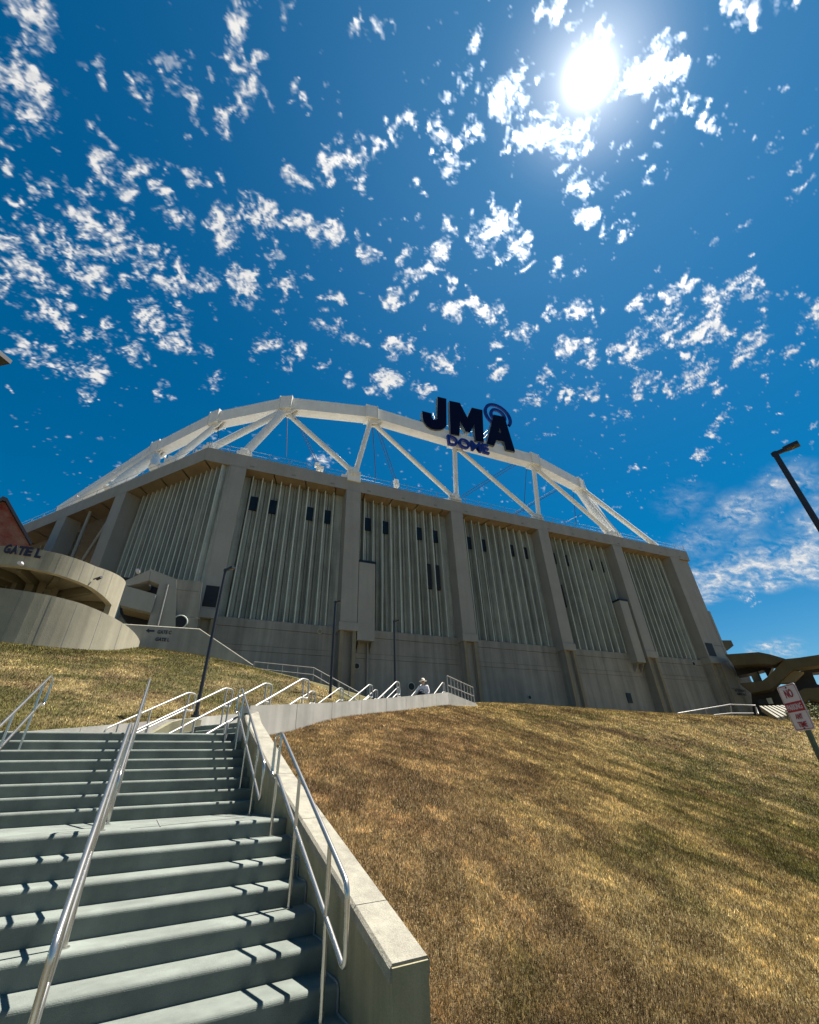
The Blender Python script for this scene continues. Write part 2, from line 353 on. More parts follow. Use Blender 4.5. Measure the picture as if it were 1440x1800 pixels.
def grass(name, label, az0, az1, d0, d1, n, hf, inside, wet):
    az = np.radians(rng.uniform(az0, az1, n)); d = np.exp(rng.uniform(math.log(d0), math.log(d1), n))
    x, y = d*np.sin(az), d*np.cos(az); k = inside(x, y); x, y, d = x[k], y[k], d[k]; n = len(x); z = hf(x, y)
    h = (0.020+0.0015*d)*rng.uniform(0.5, 1.5, n); w = (0.0008+0.00042*d)*rng.uniform(0.7, 1.3, n)
    th = rng.uniform(0, 2*pi, n); ln = rng.uniform(0.1, 1.1, n); la = rng.uniform(0, 2*pi, n)
    bx, by = np.cos(th)*w, np.sin(th)*w
    co = np.empty((n, 3, 3), np.float32)
    co[:, 0] = np.stack([x-bx, y-by, z-0.01], 1); co[:, 1] = np.stack([x+bx, y+by, z-0.01], 1)
    co[:, 2] = np.stack([x+np.cos(la)*ln*h, y+np.sin(la)*ln*h, z+h], 1)
    me = bpy.data.meshes.new(name); me.vertices.add(3*n); me.vertices.foreach_set('co', co.ravel())
    me.loops.add(3*n); me.loops.foreach_set('vertex_index', np.arange(3*n, dtype=np.int32)); me.polygons.add(n)
    me.polygons.foreach_set('loop_start', np.arange(0, 3*n, 3, dtype=np.int32)); me.update(calc_edges=True)
    a = me.attributes.new('rnd', 'FLOAT', 'FACE'); 
    T1, T2 = rng.random((512, 512)), rng.random((512, 512))      # tufts: neighbouring blades share part of their tone
    jx, jy = x+rng.normal(0, .03, n), y+rng.normal(0, .03, n)
    cl = .5*T1[np.floor(jx*9).astype(int) % 512, np.floor(jy*9).astype(int) % 512]+.5*T2[np.floor(jx*2.6).astype(int) % 512, np.floor(jy*2.6).astype(int) % 512]
    a.data.foreach_set('value', np.clip(.68*rng.random(n)+.42*cl-.05, 0, 1).astype(np.float32))
    a = me.attributes.new('wet', 'FLOAT', 'FACE'); a.data.foreach_set('value', wet(x, y).astype(np.float32))
    me.materials.append(M_BLADE)
    o = bpy.data.objects.new(name, me); col.objects.link(o); return tag(o, label, 'grass', kind='stuff')
def st_of(x, y):
    s = x*Av[0]+y*Av[1]; t = x*Tv[0]+y*Tv[1]-0.0165*(s-4); return s, t
def bw_of(x, y):
    X, Y = x-P0[0], y-P0[1]; return X*Bv[0]+Y*Bv[1], X*Wv[0]+Y*Wv[1]
def insR(x, y):
    s, t = st_of(x, y); b, w = bw_of(x, y); D = x*Dv[0]+y*Dv[1]
    def rgt(p, q): return (q[0]-p[0])*(y-p[1])-(q[1]-p[1])*(x-p[0]) < -.35*np.hypot(q[0]-p[0], q[1]-p[1])
    k1, k2, k3 = Q(14.7, .28, 0), WEND, Fc(2, 44, 0)
    return (t > 2.07) & ((w > 0.2) | (s < 8)) & (D < 43.5) & ((b < 14.7) | np.where(D < float(WEND@Dv), rgt(k1, k2), rgt(k2, k3))) | ((s < 3.4) & (t > 1.84) & (D < 30))
def insL(x, y):
    s, t = st_of(x, y); b, w = bw_of(x, y)
    return (w < -4.45) & ((s > 11.2) | (t < -2.5)) & (np.hypot(x-DC[0], y-DC[1]) > 6.2) & (np.hypot(x, y) < 35) & (b < 14)
grass('grass', 'dry straw and rust coloured mown grass on the big slope right of the stairs', -22, 50, 2.0, 60, 2200000, right_h, insR, wetR)
grass('grass', 'olive and straw coloured mown grass on the bank left of the stairs below the ramp', -55, -2, 9.0, 36, 420000, left_h, insL, wetL)

# ------------------------------------------------------------------ stairs: lower run
RZ, TZ = 0.16, 0.32
def step_profile(s_front, z_top, s_back, z_bot, r=0.032):
    pts = [(s_back, z_bot), (s_front+0.02, z_bot), (s_front, z_top-r)]
    for k in range(1, 6):
        a = pi/2*k/5; pts.append((s_front+r-r*cos(a), z_top-r+r*sin(a)))
    pts.append((s_back, z_top)); return pts
def add_step(par, fr, s0, s1, ztop, zbot, t0, t1, m=M_STEP):
    pr = step_profile(s0, ztop, s1, zbot); n = len(pr); mb = MB()
    vs = [fr(s, t0, z) for s, z in pr]+[fr(s, t1, z) for s, z in pr]
    mb.add(vs, [tuple(range(n)), tuple(range(2*n-1, n-1, -1))])
    mb.add(vs, [(i, (i+1) % n, (i+1) % n+n, i+n) for i in range(n)], False)
    return mb.build('step', m, par)
SA, SB, HL = 6.304, 8.235, -0.334
low = thing('concrete_stairs', 'lower flight of green-grey concrete steps in the foreground, below the landing', 'stairs', S(3, 0, -2))
for j in range(1, 11):
    s0 = SA-j*TZ; add_step(low, S, s0, s0+TZ+0.012, HL-j*RZ, HL-j*RZ-0.35, -2.6, 1.795)
add_step(low, S, SA, SB+0.012, HL, HL-0.5, -2.6, 1.795).name = 'landing'
up = thing('concrete_stairs', 'eight step concrete flight between the foreground landing and the top landing', 'stairs', S(SB, 0, -0.3))
for k in range(1, 8):
    s0 = SB+(k-1)*TZ; add_step(up, S, s0, s0+TZ+0.012, HL+k*RZ, HL+k*RZ-0.35, -2.6, 1.795)
ZL = HL+8*RZ
m_ = MB(); sF = SB+7*TZ
pr = [S(sF, -2.6, 0), S(sF, 1.795, 0), S(10.9, 1.795, 0), Q(1.3, -0.02, 0), Q(1.3, -4.27, 0), Q(-2.4, -4.27, 0), S(10.9, -2.6, 0)]
add_step(up, S, sF, sF+0.45, ZL, ZL-0.4, -2.6, 1.795).name = 'landing'
pr[0] = S(sF+.44, -2.6, 0); pr[1] = S(sF+.44, 1.795, 0)
m_.prism([p+Zv*(ZL-0.3) for p in pr], Zv*0.3); m_.build('landing', M_STEP, up)
m_ = MB()
for (xa, ya), (xb, yb) in (((276, 1441), (282, 1453)), ((230, 1456), (430, 1437)),):
    a, b = hit(xa, ya, Zv, HL+.003), hit(xb, yb, Zv, HL+.003); m_.tube([a, b], .006 if xa == 276 else .003, 4)
m_.build('crack', M_SEAL, up)
# bottom pavement the photographer stands on
m_ = MB(); m_.box(S, -6, SA-10*TZ, -2.6, 1.795, HL-11*RZ-0.2, HL-11*RZ); tag(m_.build('pavement', M_STEP), kind='structure')

# sealant line where the steps meet the wall
m_ = MB()
for j in range(-7, 9):
    if j <= 0: continue
    s0 = SA-j*TZ; z = HL-j*RZ
    m_.tube([S(s0, 1.788, z-RZ), S(s0, 1.788, z-.03), S(s0+.03, 1.788, z), S(s0+TZ, 1.788, z)], 0.012, 5)
m_.build('joint_seal', M_SEAL, low)

# ------------------------------------------------------------------ retaining wall 1 with sloping coping
w1 = thing('retaining_wall', 'long concrete wall with pale coping sloping down the right side of the foreground steps', 'wall', S(3.5, 1.9, -2))
m_ = MB()
xs = [p[0] for p in WTOP if p[0] >= 3.5]
nod = [(3.484, wtop(3.484)+.078)]+[(3.4841, wtop(3.484)+.078), (3.51, wtop(3.51)+.078), (3.511, wtop(3.53))]+[(s, wtop(s)) for s in xs[1:]]
pts = [S(s, 1.80, z-0.095) for s, z in nod]+[S(10.5, 1.80, -1.5), S(3.484, 1.80, -4.2)]
m_.prism(pts, Tv*0.272); m_.build('wall_body', M_WALL, w1)
cuts = [3.49, 4.12, 5.7, 7.2, 8.9, 10.5]
for a, b in zip(cuts, cuts[1:]):
    m_ = MB(); a += 0.004; b -= 0.004
    inner = [a]+[x for x in xs if a < x < b]+[b]
    ring = []
    for s in inner:
        z = wtop(s)
        ring.append([S(s, 1.785, z-0.09), S(s, 1.785, z-0.022), S(s, 1.807, z), S(s, 2.070, z), S(s, 2.088, z-0.02), S(s, 2.088, z-0.09)])
    for q in range(len(ring)-1):
        n = 6; m_.add(ring[q]+ring[q+1], [(i, (i+1) % n, (i+1) % n+n, i+n) for i in range(n)])
    m_.add(ring[0], [tuple(range(6))]); m_.add(ring[-1], [tuple(range(6))[::-1]])
    m_.build('coping', M_COPE, w1)

# ------------------------------------------------------------------ retaining wall 2 beside the upper stairs, and the left curb
w2 = thing('retaining_wall', 'pale concrete wall crossing the hill from the coping end to the person, grass at its foot', 'wall', Q(7, 0.1, 1.5))
W2 = [(-0.15, 1.45), (2.9, 1.86), (8.0, 2.67), (14.7, 3.77)]
jts = [-0.15, 1.55, 3.2, 5.0, 6.9, 8.8, 10.8, 12.7, 14.7]
for a, b in zip(jts, jts[1:]):
    m_ = MB(); z = lambda q: float(np.interp(q, [p[0] for p in W2], [p[1] for p in W2]))
    a2_, b2_ = a+0.008, b-0.008
    m_.prism([Q(a2_, 0.0, z(a2_)), Q(b2_, 0.0, z(b2_)), Q(b2_, 0.0, z(b2_)-2.8), Q(a2_, 0.0, z(a2_)-2.8)], Wv*0.28)
    m_.build('wall_panel', M_PALE, w2)
c_ = Q(14.7, 0.28, 3.77); e_ = WEND; d_ = (e_-c_); d_[2] = 0; d_ /= np.linalg.norm(d_); nn = np.array([-d_[1], d_[0], 0])
m_ = MB(); m_.prism([c_, e_, e_-Zv*2, c_-Zv*2.5], nn*0.28); m_.build('wall_panel', M_PALE, w2)
cb = thing('low_wall', 'low pale concrete curb wall under the left grass bank behind the top landing', 'wall', Q(0, -4.4, 1))
for i, (a, b) in enumerate(((-3.5, -0.4), (-0.4, 2.2), (2.2, 4.9), (4.9, 8.5), (8.5, 14))):
    m_ = MB(); a += .006; b -= .006
    m_.prism([Q(a, -4.27, ctop(a)), Q(b, -4.27, ctop(b)), Q(b, -4.27, ctop(b)-1.6), Q(a, -4.27, ctop(a)-1.6)], -Wv*0.2)
    m_.build('wall_panel', M_PALE, cb)

# ------------------------------------------------------------------ upper stairs: three flights
FL = [(1.75, 3, ZL, 0), (8.2, 6, ZL+.48, 1), (14.5, 6, ZL+.48+.96, 2)]
names = ['short first flight of the upper stairs just behind the top landing', 'middle flight of the upper stairs behind the pale wall',
         'highest flight of the upper stairs, with a person on it']
tops = []
for (bt, n, zb, i) in FL:
    o = thing('concrete_stairs', names[i], 'stairs', Q(bt, -2, zb)); tops.append((bt, zb+n*RZ))
    w0 = -4.25 if i else -3.05
    for k in range(1, n+1):
        b0 = bt-(n-k)*TZ
        nb = b0+TZ+.012
        if k == n: nb = FL[i+1][0]-(FL[i+1][1]-1)*TZ+.012 if i < 2 else 17.5
        s_ = add_step(o, Q, b0, nb, zb+k*RZ, zb+k*RZ-0.4, w0, -0.01)
        if k == n: s_.name = 'landing'
    if i == 0:
        m_ = MB(); m_.prism([Q(0.25, -3.22, 1.02), Q(1.05, -3.22, 1.47), Q(1.5, -3.22, 1.60), Q(2.0, -3.22, 1.60), Q(2.0, -3.22, .7), Q(0.25, -3.22, .7)], Wv*0.16)
        m_.build('stringer', M_WALL, o)
        m_ = MB(); m_.prism([Q(0.2, -4.26, ZL+.004), Q(2.2, -4.26, 1.43), Q(6.61, -4.26, 1.43), Q(6.61, -4.26, .7), Q(0.2, -4.26, .7)], Wv*1.03)
        m_.build('ramp', M_PALE, o)
m_ = MB(); m_.prism([Q(17.45, -4.25, ZL+1.92), Q(17.45, 0.3, ZL+1.92), WEND*np.array([1, 1, 0])+Zv*(ZL+1.92)+Bv*2, Fc(3, 46, ZL+1.92), Fc(-6, 46, ZL+1.92)], -Zv*0.3)
tag(m_.build('plaza', M_STEP), kind='structure')

# ------------------------------------------------------------------ handrails
def rail_loop(o, fr, t, s0, s1, z0, z1, posts, footz, r=0.0195, drop=0.46, ext=0.30, m=M_STEEL, bot_ext=0.0):
    """closed loop of tube: sloping top rail s0->s1, short level end, lower rail coming back; posts down to the steps"""
    sl = (z1-z0)/(s1-s0)
    loop = [fr(s0, t, z0), fr(s1, t, z1), fr(s1+ext, t, z1), fr(s1+ext, t, z1-drop), fr(s1, t, z1-drop), fr(s0+bot_ext, t, z0-drop+sl*bot_ext)]
    MB().tube(bend(loop, 0.085, closed=True), r, 12, closed=True).build('rail_loop', m, o)
    for s in posts:
        top = z0+sl*(s-s0) if s < s1 else z1
        mb = MB(); mb.tube([fr(s, t, footz(s)), fr(s, t, top-r*0.5)], r*0.92, 12)
        f = footz(s); mb.tube([fr(s, t, f), fr(s, t, f+.008)], r*1.9, 14)
        mb.build('post', m, o)
def foot_low(s):
    j = math.ceil((SA-s)/TZ-1e-6)
    return HL-j*RZ if s < SA else HL
def foot_up(s):
    if s < SB: return HL
    return HL+min(8, int((s-SB)/TZ)+1)*RZ
def lr(t, s0, s1, label):
    o = thing('handrail', label, 'handrail', S(s0, t, foot_low(s0)))
    rail_loop(o, S, t, s0, s1, -2.536+.5*s0, -2.536+.5*s1, [s0+.42, s0+1.45, s1+.03], foot_low); return o
def ur(t, s0, s1, label):
    o = thing('handrail', label, 'handrail', S(s0, t, foot_up(s0)))
    rail_loop(o, S, t, s0, s1, -3.34+.5*s0, -3.34+.5*s1, [s0+.55, s0+1.6, s1-.35], foot_up); return o
lr(1.61, 3.82, 6.22, 'nearest shiny tubular handrail beside the right hand wall of the steps')
lr(-0.105, 3.72, 6.42, 'nearest shiny tubular handrail down the middle of the steps')
lr(-1.75, 3.72, 6.42, 'nearest handrail along the left edge of the lower steps, outside the frame')
ur(1.66, 7.25, 10.25, 'handrail beside the right hand wall on the flight above the landing')
ur(-0.09, 7.05, 10.5, 'handrail down the middle of the flight above the landing')
ur(-1.66, 7.15, 10.35, 'leftmost handrail, ending in front of the left grass bank')
wn_ = ['leftmost', 'second from left', 'third from left', 'by the pale wall']
fname = ['short flight behind the top landing', 'middle flight of upper stairs', 'highest flight by the person']
for (bt, n, zb, i) in FL:
    zt = zb+n*RZ
    def foot(b, bt=bt, n=n, zb=zb):
        k = n-math.ceil((bt-b)/TZ-1e-6) if b < bt else n
        return zb+max(0, min(n, k))*RZ
    for q, w in enumerate((-3.92, -2.58, -1.24, -0.05)):
        b0 = bt-n*TZ-0.15; b1 = bt+0.45
        if i == 0: b0 = -0.05 if q == 0 else -0.35; b1 = bt+.42
        o = thing('handrail', 'pale handrail, %s, %s' % (wn_[q], fname[i]), 'handrail', Q(b0, w, zb), 'handrails of the upper stairs')
        z1 = zt+0.97; z0 = z1-.5*(b1-b0)
        rail_loop(o, Q, w, b0, b1, z0, z1, [b0+.3, (b0+b1)/2, b1+.05], foot, m=M_RAIL2, r=0.024)
# fence rail on the end of the pale wall
def fence(par, pts, h, m, r=0.025, mid=True, every=1.0, post_r=None):
    for dz in ([h, h*0.45] if mid else [h]):
        MB().tube([np.array(p)+Zv*dz for p in pts], r, 8).build('rail', m, par)
    P = [np.array(p) for p in pts]
    for a, b in zip(P, P[1:]):
        n = max(1, int(round(np.linalg.norm(b-a)/every)))
        for k in range(n+1 if b is P[-1] else n):
            q = a+(b-a)*k/n; MB().tube([q, q+Zv*h], (post_r or r)*.9, 8).build('post', m, par)
o = thing('guard_rail', 'white railing sloping down along the far end of the pale wall, right of the person', 'railing', c_)
c2 = c_+nn*.12+d_*.25; e2_ = e_+nn*.12; fence(o, [c2+Zv*.0, e2_+Zv*.02], 0.86, M_RAIL2, every=.42)
p1, p2, p3, p4 = far(444, 1179, 32.8), far(540, 1187, 31), far(553, 1183.5, 29.5), far(640, 1240, 24)
o = thing('guard_rail', 'white railing along the top of the left grass bank, in front of the stadium wall', 'railing', p1)
for i, p in enumerate((p1, p2, p3)): p[2] = left_h(p[0], p[1])[0]
fence(o, [far(444, 1184, 34.8), far(550, 1196.5, 31), far(632, 1247, 25.5)], 0.82, M_RAIL2, every=1.4)

# ------------------------------------------------------------------ the stadium
dome = thing('stadium', 'huge grey concrete domed stadium with ribbed walls, tall pillars and white roof truss', 'stadium', Fc(30, 50, 5))
ZE, ZT, ZP = 32.12, 34.0, 14.88             # fascia bottom, fascia top, pillar foot
DR, DB = 46.25, 47.1                        # fin tips, recess
ZR = 14.62
PIL = [(-2.15, -0.3), (11.95, 13.85), (27.1, 29.0), (42.25, 44.15), (57.4, 59.4), (71.0, 73.3)]
def ribs(fr, u0, u1, nfin, first, last, ztop, zbot, name='ribbed_wall', d0=0.0, parent=dome):
    """fluted precast wall between two pillars; bright fin edges are a sub-part"""
    dB, dR = DB-45+d0, DR-45+d0
    fins = np.linspace(u0+first, u1-last, nfin); mod = fins[1]-fins[0]
    prof = [(u0, dB-.3), (fins[0]-.22, dB-.3)]
    for i, f in enumerate(fins):
        prof += [(f-.16, dB), (f-.06, dR), (f+.06, dR), (f+.13, dB-.12)]
        if i < nfin-1:
            m = f+mod/2
            prof += [(f+.3, dB-.16), (m-.07, dB-.16), (m-.05, dB+.12), (m+.05, dB+.12), (m+.07, dB-.16), (f+mod-.32, dB-.10)]
    prof += [(fins[-1]+.35, dB-.3), (u1, dB-.3)]
    mb = MB(); n = len(prof)
    vs = [fr(u, d, zbot) for u, d in prof]+[fr(u, d, ztop) for u, d in prof]
    mb.add(vs, [(i, i+1, i+1+n, i+n) for i in range(n-1)]); wl = mb.build(name, M_RIB, parent, fix=False)
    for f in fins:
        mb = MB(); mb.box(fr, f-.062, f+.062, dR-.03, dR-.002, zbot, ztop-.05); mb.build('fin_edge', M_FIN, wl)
    return fins, mod, wl
fr45 = lambda e, d, z: Fc(e, 45+d, z)
_, zw1 = fE(447, 869, DR); _, zw0 = fE(447, 893, DR)
for i in range(5):
    u0, u1 = PIL[i][1], PIL[i+1][0]
    fins, mod, wl = ribs(fr45, u0, u1, 10, 0.95 if i != 1 else .95, 1.3, ZE+.05, ZR)
    for k in (0, 2, 6, 8):
        mb = MB(); mb.box(fr45, fins[k]+.14, fins[k+1]-.14, 1.75, 1.9, zw0, zw1)
        f_ = mb.build('window', M_GLASS, wl)
    if i == 1:
        za, zb_ = fE(770, 991, DR)[1], fE(770, 1034, DR)[1]
        for k in (7, 8):
            mb = MB(); mb.box(fr45, fins[k]+.12, fins[k+1]-.35, 1.68, 1.9, zb_, za); mb.build('louvre_opening', M_DARK, wl)
    if i == 3:
        za, zb_ = fE(997, 1027, DR)[1], fE(1003, 1066, DR)[1]
        mb = MB(); mb.box(fr45, fins[0]+.14, fins[1]-.2, 1.68, 1.9, zb_, za); mb.build('louvre_opening', M_DARK, wl)
# lower wall with its ledge and string course, one stretch per bay
zmid = fE(800, 1168, 46.3)[1]
edges = [-8.5]+[0.5*(a+b) for a, b in PIL[1:]]+[81.6]
for i, (a, b) in enumerate(zip(edges, edges[1:])):
    mb = MB()
    mb.box(fr45, a, b, 1.30, 3.0, ZR-.85, ZR); mb.box(fr45, a, b, 1.34, 3.0, zmid+.55, ZR-.90)
    mb.box(fr45, a, b, 1.31, 3.0, zmid, zmid+.51); mb.box(fr45, a, b, 1.34, 3.0, 1.5, zmid-.04); mb.box(fr45, a, b, 1.40, 2.9, 1.6, ZR-.02)
    wl = mb.build('lower_wall', M_LOW, dome)
    for q in (1, 2):                                            # vertical panel joints
        u = a+(b-a)*(q/3+.03)
        mb = MB(); mb.box(fr45, u-.02, u+.02, 1.333, 1.345, 1.5, ZR-.9); mb.build('panel_joint', M_SEAL, wl)
def vent(px, py, r, m=M_DARK, ring=True):
    e, z = fE(px, py, 46.3)
    mb = MB(); c = Fc(e, 46.31, z); mb.tube([c, c-Dv*.10], r, 16); mb.build('round_vent', m, dome)
    if ring: mb = MB(); mb.tube([c-Dv*.06+r*1.12*(Ev*cos(t)+Zv*sin(t)) for t in np.linspace(0, 2*pi, 17)[:-1]], r*.14, 6, closed=True).build('vent_rim', M_FIN, dome)
vent(562, 1110, .22, M_TAN); vent(627, 1171, .28); vent(723, 1207, .36); vent(931, 1226, .22); vent(1219, 1167, .28)
# pillars: upper shaft, cap, and the channelled lower buttress
for i, (a, b) in enumerate(PIL):
    cbx = MB(); cbx.box(fr45, a, b, 0.0, 2.1, ZP, ZE+.1); p = cbx.build('pillar', M_PIL, dome)
    c0, c1 = a-.12, b+.12
    mb = MB(); mb.box(fr45, c0, c1, -.12, 1.9, ZP-.95, ZP-.05); mb.build('pillar_cap', M_PIL, p)
    mb = MB(); zc = ZP-.95
    mb.box(fr45, a+.05, a+.45, .05, 1.6, 1.5, zc); mb.box(fr45, b-.45, b-.05, .05, 1.6, 1.5, zc); mb.box(fr45, a+.45, b-.45, .55, 1.6, 1.5, zc)
    mb.build('buttress', M_LOW, p)
    mb = MB(); mb.box(fr45, a+.05, a+.43, .03, .046, 1.5, zc); mb.box(fr45, b-.43, b-.05, .03, .046, 1.5, zc); mb.build('buttress_edge', M_TAN, p)
for px0, px1, py0, py1 in ((361, 384, 1028, 1068), (1243, 1258, 1130, 1154)):
    e0, za = fE(px0, py0, 44.95); e1, zb_ = fE(px1, py1, 44.95)
    i = 0 if px0 < 700 else 5; a, b = PIL[i]
    mb = MB(); mb.box(fr45, a+.35, b-.25, -.03, .04, ZP+.15, za); mb.build('opening', M_DARK, dome)
# ducts
def duct(e0, e1, z0, z1, d=(-.12, 1.1), topframe=True):
    mb = MB(); mb.box(fr45, e0, e1, d[0]+.25, 2.0, z0, z1); o = mb.build('duct', M_PIL, dome)
    if topframe:
        mb = MB(); mb.box(fr45, e0, e1+.1, d[0]+.22, 2.0, z1+.01, z1+.3); mb.build('duct_hood', M_GLASS, o)
    for e in (e0+.25, e1-.25):
        mb = MB(); mb.prism([fr45(e, 1.25, z0-.01), fr45(e, .3, z0-.01), fr45(e, 1.25, z0-1.1)], Ev*.12); mb.build('bracket', M_SEAL, o)
e0, zt_ = fE(632, 988, 45.2); e1, _ = fE(656, 1124, 45.2); _, zb_ = fE(640, 1126, 45.2)
duct(PIL[1][1]+.1, PIL[1][1]+2.1, zb_, zt_)
e0, zt_ = fE(1091, 1056, 45.2); _, zb_ = fE(1123, 1164, 45.2); e1 = fE(1135, 1163, 45.2)[0]; e0 = fE(1121, 1165, 45.2)[0]
duct(e0, e1, zb_, zt_)
mb = MB(); e_p, z_p = fE(646, 1128, 46.2); mb.tube([Fc(e_p, 46.1, z_p), Fc(e_p, 46.1, 4)], .13, 10); mb.build('downpipe', M_LOW, dome)
mb = MB(); e0, z0_ = fE(1101, 1218, 46.2); e1, z1_ = fE(1114, 1236, 46.2); mb.box(fr45, e0, e1, 1.24, 1.36, z1_, z0_); mb.build('window', M_GLASS, dome)
# left side of the building
PL = []
for (x, y) in (((203), 873), (223, 862)): pass
def Lu(x, y, z):                                                # distance along the left facade of a point at height z on its face plane
    p = hit(x, y, LDv, float(C0@LDv)); return float((p-C0)@Lv)
uP1 = (Lu(223, 864, ZE), Lu(203, 873, ZE)); uP2 = (Lu(117, 908, ZE), Lu(100, 915, ZE))
LB = 100.0
ZLR = 11.0
for (u0, u1) in (uP1, uP2):
    mb = MB(); mb.box(Lf, u0, u1, 0, 2.0, 8, ZE+.1); mb.build('pillar', M_PIL, dome)
for k in range(1, 5):
    u = uP2[1]+13*k; mb = MB(); mb.box(Lf, u, u+2, 0, 2.0, 5, ZE+.1); mb.build('pillar', M_PIL, dome)
DLs = 0.35
ribs(Lf, -1.9, uP1[0], 17, .8, 1.0, ZE+.05, ZLR, d0=DLs)
ribs(Lf, uP1[1], uP2[0], 11, .8, 1.0, ZE+.05, 8, d0=4.2)
ribs(Lf, uP2[1], uP2[1]+13, 10, .8, 1.0, ZE+.05, 8, d0=2.0)
mb = MB()
mb.tube([Lf(uP1[1]+6.2, .8, ZE), Lf(uP1[1]+6.2, .8, 17)], .22, 8); mb.tube([Lf(uP1[1]+.2, .8, ZE-1), Lf(uP1[1]+6.0, .8, 19)], .2, 8)
mb.build('brace', M_PIL, dome)
mb = MB(); mb.box(Lf, -1, uP1[1], 1.2+DLs, 3, 2, ZLR); mb.box(Lf, uP1[1], LB, 3.2, 5, 2, 12); mb.build('lower_wall', M_LOW, dome)
# fascia ring, soffit, roof
CR = Fc(76.2, 45, 0); Rv = -0.35*Ev*0+(-Ev*0.10+Dv); Rv /= np.linalg.norm(Rv)
BR = CR+Rv*75; BL = Lf(LB, 0, 0)
in_off = 2.6
ring_o = [BL, C0, CR, BR]
def inset(d):
    c0 = C0+Dv*d+Lv*0; 
    # intersection of both inset lines
    A = np.array([[Ev[0], -Lv[0]], [Ev[1], -Lv[1]]]); r_ = (C0+LDv*d)-(C0+Dv*d); k = np.linalg.solve(A, r_[:2]); c0 = C0+Dv*d+Ev*k[0]
    return [BL+LDv*d, c0, CR+Dv*d-Ev*d, BR-Ev*d]
ri = inset(in_off)
for i in range(3):
    a, b = ring_o[i], ring_o[i+1]; ai, bi = ri[i], ri[i+1]
    mb = MB(); mb.add([a+Zv*ZE, b+Zv*ZE, b+Zv*ZT, a+Zv*ZT, ai+Zv*ZE, bi+Zv*ZE, bi+Zv*ZT, ai+Zv*ZT], [(0, 1, 2, 3), (3, 2, 6, 7), (4, 5, 6, 7)])
    mb.build('fascia', M_PIL, dome, fix=False)
    mb = MB(); L_ = np.linalg.norm(b-a); n = max(2, int(L_/3.7))
    for k in range(n):
        t0, t1 = k/n+.0008, (k+1)/n-.0008
        q = [a+(b-a)*t0, a+(b-a)*t1, ai+(bi-ai)*t1, ai+(bi-ai)*t0]
        mb.add([p+Zv*(ZE+.02) for p in q], [(0, 1, 2, 3)])
    mb.build('soffit', M_SOF, dome, fix=False)
mb = MB(); mb.prism([p+Zv*(ZT-.6) for p in ri], -Zv*.2); mb.build('roof', M_ROOF, dome)
mb = MB(); mb.prism([Fc(73.4, 46.9, 2), Fc(75.0, 46.9, 2), CR+Rv*70-Ev*1.4+Zv*2, CR+Rv*70-Ev*3+Zv*2], Zv*(ZE-1.9)); mb.build('side_wall', M_PIL, dome)
# parapet railing with small fittings
for i in range(3):
    a, b = ring_o[i], ring_o[i+1]; off = (Dv if i == 1 else (LDv if i == 0 else -Ev))*.35
    mb = MB(); L_ = np.linalg.norm(b-a); n = int(L_/(2.3 if i == 1 else 3))
    for k in range(n+1):
        q = a+(b-a)*k/n+off; mb.tube([q+Zv*ZT, q+Zv*(ZT+1.15)], .035, 5)
    for dz in (.55, 1.1): mb.tube([a+off+Zv*(ZT+dz), b+off+Zv*(ZT+dz)], .025, 5)
    mb.build('roof_railing', M_RAIL2, dome)
mb = MB()
for k in range(16):
    e = 0+k*4.9; mb.box(fr45, e, e+.5, -.02, .1, ZE+.35, ZE+.55)
mb.build('fascia_bolts', M_SEAL, dome)
# right wing
e0, zt_ = fE(1229, 1070, 45); e1, zt2 = fE(1248, 1073, 45); e2, zb_ = fE(1327, 1249, 45)
mb = MB(); mb.box(fr45, PIL[5][1]+.1, 76.0, .35, 12, 2, ZE-.01); mb.build('end_wall', M_PIL, dome)
ew = 0.5*(e1+e2)
wing = MB(); wing.box(fr45, 76.004, ew, .3, 12, 2, zt2); wing = wing.build('side_wing', M_PIL, dome)
mb = MB()
zj = fE(1255, 1133, 45)[1]; mb.box(fr45, 74, ew+.002, .29, .34, zj-.04, zj+.04)
zj = fE(1300, 1210, 45)[1]; mb.box(fr45, 74, ew+.002, .29, .34, zj-.04, zj+.04); mb.build('panel_joint', M_SEAL, wing)
mb = MB(); mb.prism([hit(x, y, Dv, 47) for x, y in ((1269, 1125.6), (1285.6, 1125.6), (1290, 1135), (1279, 1143.7), (1276, 1137.5), (1272, 1136))], Dv*2); mb.build('canopy', M_BROWN, wing)
for s, y0, y1, x0, x1 in (('BOX OFFICE', 1216.0, 1211.2, 1293.8, 1311.8), ('GATE B-C', 1222.0, 1217.2, 1297.5, 1312.5)):
    p = hit(x0, y0, Dv, 45.28); q = hit(x1, y0, Dv, 45.28); t = hit(x0, y1, Dv, 45.28)
    text_mb(s, p, Ev, Zv, -Dv, float(t[2]-p[2])*.9, .03, .03, width=float((q-p)@Ev)).build('lettering', M_TXT, wing)

